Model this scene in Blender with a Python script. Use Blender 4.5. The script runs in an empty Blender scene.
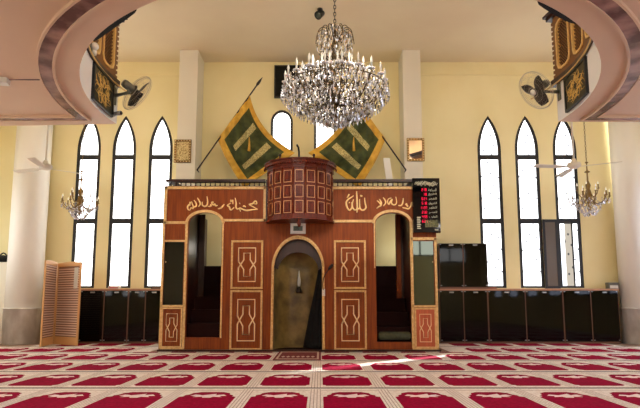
import bpy, bmesh, math, random
from mathutils import Vector, Matrix
from mathutils.geometry import tessellate_polygon
random.seed(7)
SC = bpy.context.scene
COL = SC.collection
PI = math.pi

# ---------------------------------------------------------------- camera model
FPX, PITCH, HOR, CH = 540.0, math.radians(7.0), 302.0, 0.82
CYP = HOR - FPX * math.tan(PITCH)
def ray(px, py):
    u, v = px - 320.0, CYP - py
    return u, FPX*math.cos(PITCH) - v*math.sin(PITCH), FPX*math.sin(PITCH) + v*math.cos(PITCH)
def at(px, py, Y):
    u, w, z = ray(px, py)
    return u/w*Y, CH + z/w*Y
def X_(px, py, Y): return at(px, py, Y)[0]
def Z_(py, Y): return at(320, py, Y)[1]
def ground(px, py, z=0.0):
    u, w, h = ray(px, py); t = (z-CH)/h
    return u*t, w*t

# ---------------------------------------------------------------- materials
def lin(c):
    return tuple(((x/255)/12.92 if x/255 <= .04045 else ((x/255+.055)/1.055)**2.4) for x in c) + (1,)
def mat(name, c, rough=.6, metal=0, c2=None, scale=6, stretch=(1,1,1), spec=.5, bump=0, trans=0, emit=None, es=1, detail=4, lo=.35, hi=.65, coat=0):
    m = bpy.data.materials.new(name); m.use_nodes = True
    nt = m.node_tree; b = nt.nodes['Principled BSDF']
    b.inputs['Base Color'].default_value = lin(c); b.inputs['Roughness'].default_value = rough
    b.inputs['Metallic'].default_value = metal; b.inputs['Specular IOR Level'].default_value = spec
    b.inputs['Transmission Weight'].default_value = trans
    b.inputs['Coat Weight'].default_value = coat
    if emit:
        b.inputs['Emission Color'].default_value = lin(emit); b.inputs['Emission Strength'].default_value = es
    if c2 or bump:
        tc = nt.nodes.new('ShaderNodeTexCoord'); mp = nt.nodes.new('ShaderNodeMapping')
        mp.inputs['Scale'].default_value = stretch
        nz = nt.nodes.new('ShaderNodeTexNoise'); nz.inputs['Scale'].default_value = scale; nz.inputs['Detail'].default_value = detail
        nt.links.new(tc.outputs['Object'], mp.inputs['Vector']); nt.links.new(mp.outputs['Vector'], nz.inputs['Vector'])
        if c2:
            r = nt.nodes.new('ShaderNodeValToRGB')
            r.color_ramp.elements[0].position = lo; r.color_ramp.elements[1].position = hi
            r.color_ramp.elements[0].color = lin(c); r.color_ramp.elements[1].color = lin(c2)
            nt.links.new(nz.outputs['Fac'], r.inputs['Fac']); nt.links.new(r.outputs['Color'], b.inputs['Base Color'])
        if bump:
            bp = nt.nodes.new('ShaderNodeBump'); bp.inputs['Strength'].default_value = bump; bp.inputs['Distance'].default_value = .01
            nt.links.new(nz.outputs['Fac'], bp.inputs['Height']); nt.links.new(bp.outputs['Normal'], b.inputs['Normal'])
    return m
def emis(name, c, s, dots=False):
    m = bpy.data.materials.new(name); m.use_nodes = True; nt = m.node_tree
    nt.nodes.remove(nt.nodes['Principled BSDF'])
    e = nt.nodes.new('ShaderNodeEmission'); e.inputs['Color'].default_value = lin(c); e.inputs['Strength'].default_value = s
    nt.links.new(e.outputs[0], nt.nodes['Material Output'].inputs['Surface'])
    if dots:
        tc = nt.nodes.new('ShaderNodeTexCoord'); sp = nt.nodes.new('ShaderNodeSeparateXYZ'); cb = nt.nodes.new('ShaderNodeCombineXYZ')
        nt.links.new(tc.outputs['Object'], sp.inputs[0]); nt.links.new(sp.outputs['X'], cb.inputs['X']); nt.links.new(sp.outputs['Z'], cb.inputs['Y'])
        mp = nt.nodes.new('ShaderNodeMapping'); mp.inputs['Scale'].default_value = (6.5, 5.2, 1); mp.inputs['Rotation'].default_value = (0, 0, .5)
        nt.links.new(cb.outputs[0], mp.inputs['Vector'])
        vo = nt.nodes.new('ShaderNodeTexVoronoi'); vo.voronoi_dimensions = '2D'; vo.inputs['Scale'].default_value = 1; vo.inputs['Randomness'].default_value = .25
        r = nt.nodes.new('ShaderNodeValToRGB'); r.color_ramp.elements[0].position = .10; r.color_ramp.elements[1].position = .16
        k = .10
        r.color_ramp.elements[0].color = (k, k, k*1.05, 1); r.color_ramp.elements[1].color = lin(c)
        nt.links.new(mp.outputs['Vector'], vo.inputs['Vector'])
        nt.links.new(vo.outputs['Distance'], r.inputs['Fac']); nt.links.new(r.outputs['Color'], e.inputs['Color'])
    return m
def darkglass(name, tint, rough=.05, refl=.5):
    m = bpy.data.materials.new(name); m.use_nodes = True; nt = m.node_tree
    nt.nodes.remove(nt.nodes['Principled BSDF'])
    t = nt.nodes.new('ShaderNodeBsdfTransparent'); t.inputs['Color'].default_value = tint
    g = nt.nodes.new('ShaderNodeBsdfGlossy'); g.inputs['Roughness'].default_value = rough
    g.inputs['Color'].default_value = (refl, refl, refl, 1)
    f = nt.nodes.new('ShaderNodeFresnel'); f.inputs['IOR'].default_value = 1.45
    x = nt.nodes.new('ShaderNodeMixShader')
    nt.links.new(f.outputs[0], x.inputs[0]); nt.links.new(t.outputs[0], x.inputs[1]); nt.links.new(g.outputs[0], x.inputs[2])
    nt.links.new(x.outputs[0], nt.nodes['Material Output'].inputs['Surface'])
    return m

M = {}
M['wall'] = mat('wall_paint', (243,232,182), .75, c2=(238,225,170), scale=1.2, bump=.05)
M['pil'] = mat('pilaster_paint', (226,220,200), .7)
M['ceil'] = mat('ceiling_paint', (240,226,192), .8, c2=(232,214,180), scale=.6)
M['soffit'] = mat('soffit_paint', (222,190,160), .55, c2=(214,182,152), scale=.9)
M['slabedge'] = mat('slab_edge_paint', (232,230,226), .7)
M['marble_strip'] = mat('mauve_marble', (98,66,66), .18, c2=(176,136,130), scale=2.6, stretch=(1,1,1), detail=8, lo=.4, hi=.62)
M['marble_base'] = mat('grey_marble', (244,242,236), .3, c2=(208,204,194), scale=5, stretch=(1,1,.5), detail=8)
M['niche'] = mat('olive_marble', (150,128,72), .35, c2=(96,78,42), scale=4, detail=8)
M['column'] = mat('column_paint', (243,240,230), .5)
M['wood'] = mat('red_wood', (142,68,16), .5, c2=(116,51,11), spec=.25, scale=5, stretch=(9,9,.5), bump=.05)
M['woodlit'] = mat('red_wood_lit', (200,98,54), .45, c2=(178,82,42), scale=5, stretch=(9,9,.5))  # lighter copy of the panel wood, stronger light put into its colour
M['wooddk'] = mat('dark_wood', (56,18,9), .35, c2=(40,12,7), scale=5, stretch=(6,6,.6))
M['woodpulpit'] = mat('cherry_wood', (108,38,14), .35, c2=(82,26,8), spec=.3, scale=5, stretch=(8,8,.5))
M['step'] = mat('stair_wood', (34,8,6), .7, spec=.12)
M['dark_panel'] = mat('brown_panel', (58,36,24), .6)  # dark partition inside the doorways
M['gold'] = mat('gold_trim', (232,196,134), .45, c2=(208,166,98), scale=30)
M['goldlt'] = mat('gold_line', (244,216,164), .45)
M['letter'] = mat('gold_letter', (250,218,150), .4)
M['black'] = mat('black_paint', (8,8,8), .4)
M['blackframe'] = mat('black_window_frame', (14,12,12), .45)
M['blackgloss'] = mat('black_glass', (3,4,5), .06, spec=.35)
M['cabglass'] = darkglass('cabinet_glass', (.10,.10,.09,1), .04, .55)
M['mirrorglass'] = mat('dark_mirror', (78,82,74), .03, metal=1)
M['cabwood'] = mat('cabinet_wood', (112,72,50), .5)
M['cabin'] = mat('cabinet_inside', (40,30,24), .6)
M['top'] = mat('worktop_wood', (186,138,104), .5)
M['pane'] = emis('frosted_daylight', (255,253,250), 4.8)
M['paneblue'] = emis('added_blue_daylight', (222,230,255), 5.4)  # bluish tint added on unseen panes to cool the light on the carpet
M['panedot'] = emis('frosted_patterned_daylight', (250,251,255), 4.2, True)
M['panedull'] = emis('clouded_patterned_daylight', (226,214,196), .85, True)
M['sash'] = mat('sash_glass', (96,84,70), .35)
M['cream'] = mat('carpet_cream', (250,244,236), .95, spec=.1, c2=(226,214,202), scale=55, detail=2)
M['red'] = mat('carpet_crimson', (162,4,58), .95, spec=.05, c2=(138,2,44), scale=40, detail=2)
M['cline'] = mat('carpet_line', (168,148,136), .95)
M['gap'] = mat('carpet_seam', (24,18,20), .95)
M['motif'] = mat('carpet_motif', (250,228,226), .95)
M['floor'] = mat('floor_underlay', (150,120,100), .9)
M['rugred'] = mat('rug_wine', (96,16,22), .95, c2=(130,40,44), scale=26)
M['rugcream'] = mat('rug_cream', (204,180,160), .95)
M['green'] = mat('flag_green', (80,86,38), .8, c2=(54,60,24), scale=8)
M['flaggold'] = mat('flag_gold', (222,176,62), .6, c2=(200,150,44), scale=10)
M['flagband'] = mat('flag_script_band', (214,200,136), .7, c2=(150,134,72), scale=55, stretch=(1,1,1), lo=.42, hi=.58)
M['pole'] = mat('dark_pole', (34,22,20), .4)
M['brass'] = mat('brass', (134,108,62), .35, metal=.7)
M['bronze'] = mat('aged_bronze', (86,70,44), .35, metal=.7)
M['candle'] = mat('candle_tube', (196,194,184), .4)
M['bulb'] = mat('bulb_glass', (245,240,225), .2, emit=(255,240,215), es=.5)
M['crystal'] = mat('cut_crystal', (214,214,218), .06, spec=.8, metal=.35)
M['crystal2'] = mat('grey_crystal', (190,188,186), .08, metal=.9)
M['crystal3'] = mat('dark_crystal', (112,106,98), .1, metal=.8)  # darker copy of the crystal, mixed in for contrast
M['lattice'] = mat('lattice_wood', (118,76,34), .5)
M['latticegold'] = mat('lattice_gold', (222,184,112), .45)
M['latdark'] = mat('lattice_backing', (40,26,20), .7)
M['board'] = mat('board_field', (38,34,18), .5, c2=(66,54,24), scale=9)
M['boardgold'] = mat('board_script', (206,168,86), .5)
M['fan_grey'] = mat('fan_grey', (92,92,78), .4)
M['fan_dark'] = mat('fan_dark', (30,26,22), .4)
M['fan_white'] = mat('fan_white', (222,214,196), .5)
M['wire'] = mat('fan_wire', (190,182,164), .35, metal=.3)
M['screenwood'] = mat('screen_wood', (222,172,112), .5)
M['screenpaper'] = mat('screen_louver', (232,204,184), .6)
M['screenback'] = mat('screen_backing', (150,108,84), .7)
M['white'] = mat('white_plastic', (226,224,214), .5)
M['lcd'] = mat('lcd_grey', (90,98,84), .3)
M['led'] = emis('red_led', (255,30,70), 2.0)
M['scrtext'] = mat('screen_text', (196,196,170), .5)
M['scrolive'] = mat('screen_picture', (120,118,70), .5, c2=(60,60,30), scale=30)
M['cushion'] = mat('green_cushion', (74,76,52), .85, c2=(58,60,40), scale=20)
M['cloth'] = mat('black_cloth', (7,7,8), .9)
M['book'] = mat('brown_book', (120,88,60), .7)
M['mirror'] = mat('mirror_glass', (225,228,230), .03, metal=1)
M['parch'] = mat('parchment', (214,196,140), .7, c2=(150,124,66), scale=45, lo=.45, hi=.6)
M['redp'] = mat('red_print', (190,50,60), .6)
M['chrome'] = mat('chrome', (150,150,150), .35, metal=1)

# ---------------------------------------------------------------- mesh builder
ORI = {}
class MB:
    def __init__(s): s.v=[]; s.f=[]; s.m=[]; s.s=[]
    def add(s, vs, fs, mi=0, smooth=False):
        n=len(s.v); s.v += [tuple(p) for p in vs]
        for f in fs: s.f.append([n+i for i in f]); s.m.append(mi); s.s.append(smooth)
        return s
    def box(s, x0,x1,y0,y1,z0,z1, mi=0):
        vs=[(x,y,z) for x in (x0,x1) for y in (y0,y1) for z in (z0,z1)]
        return s.add(vs, [(0,1,3,2),(4,6,7,5),(0,4,5,1),(2,3,7,6),(0,2,6,4),(1,5,7,3)], mi)
    def obox(s, c, ax, ay, az, mi=0):   # centre and half axes
        c,ax,ay,az=map(Vector,(c,ax,ay,az))
        vs=[c+i*ax+j*ay+k*az for i in (-1,1) for j in (-1,1) for k in (-1,1)]
        return s.add(vs, [(0,1,3,2),(4,6,7,5),(0,4,5,1),(2,3,7,6),(0,2,6,4),(1,5,7,3)], mi)
    def prism(s, loops, a, b, mp, mi=0, mside=None):
        flat=[p for l in loops for p in l]; n=len(flat)
        tris=tessellate_polygon([[Vector((p[0],p[1],0)) for p in l] for l in loops])
        vs=[mp(p[0],p[1],a) for p in flat]+[mp(p[0],p[1],b) for p in flat]
        s.add(vs, [tuple(t) for t in tris]+[tuple(i+n for i in reversed(t)) for t in tris], mi)
        base=len(s.v)-2*n; o=0
        for l in loops:
            k=len(l)
            for i in range(k):
                j=(i+1)%k
                s.f.append([base+o+i, base+o+j, base+n+o+j, base+n+o+i]); s.m.append(mi if mside is None else mside); s.s.append(False)
            o+=k
        return s
    def tube(s, pts, r, n=8, mi=0, closed=False, flat=None):
        pts=[Vector(p) for p in pts]; k=len(pts); rr=r if isinstance(r,(list,tuple)) else [r]*k
        vs=[]; up=Vector((0,0,1)); prev=None
        for i,p in enumerate(pts):
            a=pts[(i-1)%k] if (i>0 or closed) else p; b=pts[(i+1)%k] if (i<k-1 or closed) else p
            t=(b-a)
            t = t.normalized() if t.length>1e-9 else Vector((1,0,0))
            if prev is None:
                x=t.cross(up)
                if x.length<.05: x=t.cross(Vector((0,1,0)))
            else:
                x=prev-t*prev.dot(t)
                if x.length<.01: x=t.cross(up)
            x.normalize(); y=t.cross(x); prev=x
            for q in range(n):
                an=2*PI*q/n; vs.append(p+(x*math.cos(an)+y*math.sin(an))*rr[i])
        fs=[]
        for i in range(k if closed else k-1):
            for q in range(n):
                a=i*n+q; b=i*n+(q+1)%n; c=((i+1)%k)*n+(q+1)%n; d=((i+1)%k)*n+q
                fs.append((a,b,c,d))
        if not closed:
            fs.append(tuple(reversed(range(n)))); fs.append(tuple(range((k-1)*n,k*n)))
        return s.add(vs, fs, mi, True)
    def lathe(s, prof, c=(0,0,0), n=16, mi=0, smooth=True, a0=0, a1=2*PI, axis=None):
        full=abs(a1-a0-2*PI)<1e-6; k=len(prof); m=n if full else n+1
        c=Vector(c)
        if axis is None: ex,ey,ez=Vector((1,0,0)),Vector((0,1,0)),Vector((0,0,1))
        else:
            ez=Vector(axis).normalized(); ex=ez.cross(Vector((0,0,1)))
            if ex.length<.01: ex=Vector((1,0,0))
            ex.normalize(); ey=ez.cross(ex)
        vs=[]
        for i in range(m):
            an=a0+(a1-a0)*i/n
            for r,z in prof: vs.append(c+(ex*math.cos(an)+ey*math.sin(an))*r+ez*z)
        fs=[]
        for i in range(n):
            j=(i+1)%m
            for q in range(k-1): fs.append((i*k+q, j*k+q, j*k+q+1, i*k+q+1))
        if full:
            if prof[0][0]>1e-5: fs.append(tuple(reversed([i*k for i in range(m)])))
            if prof[-1][0]>1e-5: fs.append(tuple(i*k+k-1 for i in range(m)))
        return s.add(vs, fs, mi, smooth)
    def octa(s, c, r, h, mi=0, n=4, ph=0):
        c=Vector(c); vs=[c+Vector((0,0,h))]+[c+Vector((r*math.cos(ph+2*PI*i/n), r*math.sin(ph+2*PI*i/n), h*.25)) for i in range(n)]+[c-Vector((0,0,h))]
        fs=[]
        for i in range(n):
            j=(i+1)%n; fs += [(0,1+i,1+j),(n+1,1+j,1+i)]
        return s.add(vs, fs, mi)
    def sphere(s, c, r, n=10, mi=0, sq=1):
        return s.lathe([(r*math.sin(PI*i/n), -r*sq*math.cos(PI*i/n)) for i in range(n+1)], c, n+2, mi)
    def build(s, name, mats, parent=None, origin=None):
        if parent is not None: L=Vector(ORI[parent.name])
        elif origin is not None: L=Vector(origin)
        else:
            xs=[p[0] for p in s.v]; ys=[p[1] for p in s.v]; zs=[p[2] for p in s.v]
            L=Vector(((min(xs)+max(xs))/2,(min(ys)+max(ys))/2,min(zs)))
        me=bpy.data.meshes.new(name)
        me.from_pydata([tuple(Vector(p)-L) for p in s.v], [], s.f)
        if not isinstance(mats,(list,tuple)): mats=[mats]
        for m in mats: me.materials.append(m)
        for p,mi,sm in zip(me.polygons,s.m,s.s): p.material_index=mi; p.use_smooth=sm
        bm=bmesh.new(); bm.from_mesh(me); bmesh.ops.remove_doubles(bm, verts=bm.verts, dist=1e-6); bmesh.ops.recalc_face_normals(bm, faces=bm.faces); bm.to_mesh(me); bm.free()
        o=bpy.data.objects.new(name, me); COL.objects.link(o)
        if parent is not None: o.parent=parent
        else: o.location=L
        ORI[o.name]=L
        return o
def tag(o, label=None, cat=None, group=None, kind=None):
    if label: o['label']=label
    if cat: o['category']=cat
    if group: o['group']=group
    if kind: o['kind']=kind
    return o
def thing(name, label, cat, loc, group=None):
    o=bpy.data.objects.new(name, None); o.empty_display_size=.1; COL.objects.link(o); o.location=loc
    ORI[o.name]=Vector(loc); return tag(o,label,cat,group)
def struct(name, mb, mats, parent=None, label=None):
    o=mb.build(name, mats, parent)
    if parent is None: o['kind']='structure'
    if label: o['label']=label
    return o
def dup(root, loc, label=None, group=None, rotz=0, scale=1):
    r=root.copy(); COL.objects.link(r); r.location=loc; r.rotation_euler=(0,0,rotz); r.scale=(scale,)*3
    if label: r['label']=label
    if group: r['group']=group
    for ch in list(root.children):
        c=ch.copy(); COL.objects.link(c); c.parent=r
        for g in ch.children:
            d=g.copy(); COL.objects.link(d); d.parent=c
    return r
def smooth(pts, k=5):
    if len(pts)<3: return pts
    P=[pts[0]]+list(pts)+[pts[-1]]; out=[]
    for i in range(1,len(P)-2):
        a,b,c,d=[Vector(p) for p in P[i-1:i+3]]
        for j in range(k):
            t=j/k
            out.append(.5*((2*b)+(-a+c)*t+(2*a-5*b+4*c-d)*t*t+(-a+3*b-3*c+d)*t**3))
    out.append(Vector(P[-2])); return out
FRONT = lambda x,z,d: (x,d,z)     # plate in the XZ plane
FLAT = lambda x,y,d: (x,y,d)      # plate in the XY plane
def rect(x0,x1,z0,z1): return [(x0,z0),(x1,z0),(x1,z1),(x0,z1)]

# ---------------------------------------------------------------- main distances
F = 9.09            # front of the minbar
W = 11.2            # window wall
CF = 10.8           # cabinet fronts
PF = 10.63          # pilaster fronts
ZC = 6.0            # ceiling
SX = 7.3            # side walls
SZ, ST = 3.52, 4.10 # gallery soffit and top
CX, CY, CR = .2376, 7.49, 3.38
YE = 7.93
YR = -3.0

# ---------------------------------------------------------------- windows geometry
def gothic(xc, hw, z0, zs, za, n=8):
    pts=[(xc-hw,z0),(xc+hw,z0),(xc+hw,zs)]
    for i in range(1,n):
        t=i/n; pts.append((xc+hw*math.cos(t*PI/2)**.78*(1-.12*math.sin(t*PI)*0), zs+(za-zs)*math.sin(t*PI/2)**1.0*(t*.25+.75)))
    pts.append((xc,za))
    for i in range(n-1,0,-1):
        t=i/n; pts.append((xc-hw*math.cos(t*PI/2)**.78, zs+(za-zs)*math.sin(t*PI/2)*(t*.25+.75)))
    pts.append((xc-hw,zs)); return pts
def gothic2(xc, hw, z0, zs, za, n=8):
    # two arcs meeting in a point
    h=za-zs; R=(h*h+hw*hw)/(2*hw)
    a1=math.atan2(h, R-hw)
    pts=[(xc-hw,z0),(xc+hw,z0)]
    for i in range(n+1):
        a=a1*i/n; pts.append((xc+hw-R+R*math.cos(a), zs+R*math.sin(a)))
    for i in range(n-1,-1,-1):
        a=a1*i/n; pts.append((xc-hw+R-R*math.cos(a), zs+R*math.sin(a)))
    return pts
def roundarch(xc,hw,z0,zs,rise,n=14):
    pts=[(xc-hw,z0),(xc+hw,z0)]
    for i in range(n+1):
        a=PI*i/n; pts.append((xc+hw*math.cos(a), zs+rise*math.sin(a)))
    return pts
WZ0, WZS, WZA = Z_(288,W), Z_(150,W), Z_(115.5,W)
WM1, WM2 = Z_(157,W), Z_(221,W)
WXS = [X_(88.7,157,W), X_(124,157,W), X_(160.7,157,W), X_(489.5,157,W), X_(527,157,W), X_(565,157,W)]
HW = .252
SMALL = [(X_(281.8,130,W), .235), (X_(325,130,W), .235)]
SZ0, SZS, SRI = Z_(151,W), Z_(122,W), Z_(110,W)-Z_(122,W)
holes=[gothic2(x,HW,WZ0,WZS,WZA) for x in WXS]+[roundarch(x,h,SZ0,SZS,SRI) for x,h in SMALL]

# ---------------------------------------------------------------- room shell
struct('floor', MB().box(-SX,SX,YR,W+.3,-.1,0), M['floor'])
struct('ceiling', MB().box(-SX-.2,SX+.2,YR,W+.3,ZC,ZC+.15), M['ceil'])
b=MB(); b.prism([rect(-SX,SX,0,ZC)]+holes, W, W+.14, FRONT)
struct('wall_back', b, M['wall'])
def sidewall(name, x0, x1):
    b=MB(); hs=[]
    for y in (-1.2,.6,2.4,4.2,6.0,7.8,9.5): hs.append(rect(y,y+.9,1.0,3.0))
    for y in (1.4,3.6,5.8): hs.append(rect(y,y+1.2,4.5,5.7))
    b.prism([rect(YR,W+.14,0,ZC)]+hs, x0, x1, lambda y,z,d:(d,y,z))
    o=struct(name, b, M['wall'])
    return hs
hs=sidewall('wall_left', -SX-.15, -SX); sidewall('wall_right', SX, SX+.15)
rh=[rect(x,x+1.5,z0,z1) for x in (-6.2,-3.9,-1.6,.9,3.2,5.2) for z0,z1 in ((2.62,3.3),(4.5,5.7)) if not (x==-6.2 and z0<3)]
b=MB(); b.prism([rect(-SX,SX,0,ZC)]+rh, YR-.15, YR, FRONT); struct('wall_rear', b, M['wall'])
for i_,h in enumerate(rh):  # upper rear windows are unseen, added as something bright for the mirror
    (x0,z0),(x1,_),(_,z1),_2=h
    b=MB(); b.prism([h, rect(x0+.05,x1-.05,z0+.05,z1-.05)], YR-.1,YR-.04,FRONT); b.box((x0+x1)/2-.03,(x0+x1)/2+.03,YR-.1,YR-.04,z0+.05,z1-.05)
    o=struct('window_%d'%(26+i_), b, M['blackframe']); MB().box(x0+.05,x1-.05,YR-.08,YR-.07,z0+.05,z1-.05).build('pane', M['pane'], o)
wn=[50]
for sx in (-1,1):  # unseen glowing side windows, added to light the hall
    for h in hs:
        (y0,z0),(y1,_),(_,z1),_2=h
        b=MB(); b.prism([h, rect(y0+.04,y1-.04,z0+.04,z1-.04)], sx*(SX+.03), sx*(SX+.08), lambda y,z,d:(d,y,z))
        o=struct('window_%d'%wn[0], b, M['blackframe']); wn[0]+=1
        p=MB().box(min(sx*(SX+.05),sx*(SX+.06)),max(sx*(SX+.05),sx*(SX+.06)),y0+.04,y1-.04,z0+.04,z1-.04)
        p.build('pane', M['pane'] if sx<0 else M['paneblue'], o)

# windows of the back wall
def backwindow(i, x, last=False):
    y0,y1=W+.015,W+.07; t=.066
    b=MB(); b.prism([gothic2(x,HW,WZ0,WZS,WZA), gothic2(x,HW-t,WZ0+.045,WZS,WZA-.085)], y0,y1, FRONT)
    b.box(x-HW+t-.005,x+HW-t+.005,y0,y1,WM1-.052,WM1+.052)
    b.box(x-HW+t-.005,x+HW-t+.005,y0,y1,WM2-.055,WM2+.055)
    if last:
        b.box(x+.055,x+.085,y0,y1,WZ0+.03,WM2)
    labs=['tall pointed black-framed window nearest the column and folding screen','tall pointed window between two others left of the pulpit, red box under it','tall pointed window beside the pilaster with the framed script','tall pointed window above the end of the tall black cabinet','tall pointed patterned window with a dark open sash on its right','tall pointed window behind the hanging chandelier, dark sash at its left']
    o=struct('window_%d'%(i+1), b, M['blackframe'], label=labs[i])
    pm=M['pane'] if i<3 else M['panedot']
    ip=gothic2(x,HW-t,WZ0+.045,WZS,WZA-.085)
    if not last:
        MB().prism([ip], W+.035, W+.042, FRONT).build('pane', pm, o)
    else:
        top=[(px,max(pz,WM2)) for px,pz in ip]
        MB().prism([top], W+.035, W+.042, FRONT).build('pane', pm, o)
        MB().box(x-HW+t+.10,x+.06,W+.035,W+.042,WZ0+.04,WM2).build('pane', M['panedull'], o)
        MB().box(x+.08,x+HW-t,W+.035,W+.042,WZ0+.04,WM2).build('pane', pm, o)
        # closed above and below the gap the sun comes through
        MB().box(x-HW+t-.005,x-HW+t+.102,W+.035,W+.042,WZ0+1.02,WM2).build('pane', pm, o)
    return o
for i,x in enumerate(WXS): backwindow(i,x,i==5)
for k,(x,h) in enumerate(SMALL):
    b=MB(); b.prism([roundarch(x,h,SZ0,SZS,SRI), roundarch(x,h-.05,SZ0+.04,SZS,SRI-.055)], W+.01,W+.07, FRONT)
    o=struct('window_%d'%(7+k), b, M['blackframe'], label=['small round-arched window between the left flag and the chandelier','small round-arched window beside the right flag, under the chandelier'][k])
    MB().prism([roundarch(x,h-.05,SZ0+.04,SZS,SRI-.055)], W+.035,W+.042, FRONT).build('pane', M['pane'], o)
# open sash on window 6
xa,xb=WXS[4]+HW-.005, WXS[5]-HW+.002
b=MB(); b.prism([rect(xa,xb,WZ0-.01,WM2+.03), rect(xa+.05,xb-.05,WZ0+.04,WM2-.03)], W-.03,W-.006, FRONT)
o=struct('window_25', b, M['blackframe'], label='dark sash slid open between two patterned windows')
MB().box(xa+.05,xb-.05,W-.022,W-.014,WZ0+.04,WM2-.03).build('pane', M['sash'], o)

# pilasters, cornice line, round columns
for n,(a,c,lb) in enumerate([(178,196.5,'square pilaster with the framed gold script on it'),(403.5,421.5,'square pilaster with the gold framed mirror on it')]):
    b=MB().box(X_(a,110,PF),X_(c,110,PF),PF,W+.01,0,ZC)
    struct('trim_%d'%(n+1), b, M['pil'], label=lb)
b=MB().box(-SX,X_(178,110,PF),W-.02,W+.01,5.70,5.73); struct('trim_3', b, M['wall'], label='thin plaster line high on the wall')
b=MB().box(X_(421.5,110,PF),SX,W-.02,W+.01,5.70,5.73); struct('trim_4', b, M['wall'], label='thin plaster line high on the wall')
b=MB().box(-SX,-6.16,10.75,W+.01,0,Z_(262,10.75)); struct('wall_ledge', b, M['pil'], label='low plastered ledge beside the round column with a black bag on it')
for n,(cx,lb) in enumerate([(X_(22,325,10.9),'round cream column with marble base beside the folding screen'),(X_(640.5,325,10.9),'round cream column with marble base beside the black cabinets')]):
    b=MB().lathe([(.335,.0),(.335,ZC)], (cx,10.9,0), 40)
    o=struct('column' , b, M['column'], label=lb)
    zt=Z_(308,10.55)
    b=MB().lathe([(.336,.012),(.352,.012),(.352,zt-.02),(.362,zt-.02),(.362,zt),(.336,zt)], (cx,10.9,0), 40)
    b.build('marble_base', M['marble_base'], o)

# ---------------------------------------------------------------- gallery with the circular opening
def arc(R, a0, a1, n): return [(CX+R*math.cos(a0+(a1-a0)*i/n), CY+R*math.sin(a0+(a1-a0)*i/n)) for i in range(n+1)]
def arc_at(R, yy): return math.asin((yy-CY)/R)
def bite(R, ye, x0, x1, y0, n=64):
    a=arc_at(R,ye-.05); a2=arc_at(R,ye+.05)
    pts=arc(R, a, -PI-a2, n)     # from right end through the near side to the left end
    return pts+[(x0,ye+.27),(x0,y0),(x1,y0),(x1,ye-.03)]
b=MB(); b.prism([bite(CR,YE,-SX,SX,YR)], SZ, ST, FLAT, 0, 1)
slab=struct('ceiling_gallery', b, [M['soffit'],M['slabedge']], label='pink plastered gallery floor seen from below with round opening')
# marble border strip: follows the circle, then the far edge
def strip(R1,R2,ya1,ya2,z0,z1,mm,nm):
    for sgn in (-1,1):
        n=30
        a1=arc_at(R1,ya1); a2=arc_at(R2,ya2)
        p1=[(R1*math.cos(a), CY+R1*math.sin(a)) for a in [(-PI/2)+(a1+PI/2)*i/n for i in range(n+1)]]
        p2=[(R2*math.cos(a), CY+R2*math.sin(a)) for a in [(-PI/2)+(a2+PI/2)*i/n for i in range(n+1)]]
        lim=SX-sgn*CX
        loop=p1+[(lim,ya1),(lim,ya2)]+p2[::-1]
        loop=[(CX+sgn*x,y) for x,y in loop]
        MB().prism([loop], z0, z1, FLAT).build(nm, mm, slab)
strip(3.665,3.81,7.73,7.60,SZ-.03,SZ+.01,M['marble_strip'],'marble_strip')
strip(3.64,3.668,7.755,7.727,SZ-.04,SZ+.01,M['soffit'],'border_bead')
strip(3.807,3.83,7.603,7.58,SZ-.04,SZ+.01,M['soffit'],'border_bead')
b=MB(); yj=ground(20,79.5,SZ)[1]; b.box(-SX,-3.41,yj-.012,yj+.012,SZ-.006,SZ+.01); b.box(3.88,SX,yj-.012,yj+.012,SZ-.006,SZ+.01)
b.build('panel_joint', M['marble_strip'], slab)
# dark lip along the inner edge, near half only
def an_(px,py):
    x,y=ground(px,py,SZ); return math.atan2(y-CY,x-CX)
for aa in ((an_(94,41),an_(136,10)),(an_(545,-2),an_(580,22))):
    p=arc(CR+.002,aa[0],aa[1],16); w=[.012+.045*math.sin(PI*min(1,max(0,(i)/16)))**.5 for i in range(17)]
    q=[(CX+(CR-w[i])*math.cos(aa[0]+(aa[1]-aa[0])*i/16), CY+(CR-w[i])*math.sin(aa[0]+(aa[1]-aa[0])*i/16)) for i in range(17)]
    MB().prism([p+q[::-1]], SZ, SZ+.12, FLAT).build('edge_strip', M['cloth'], slab)

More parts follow.
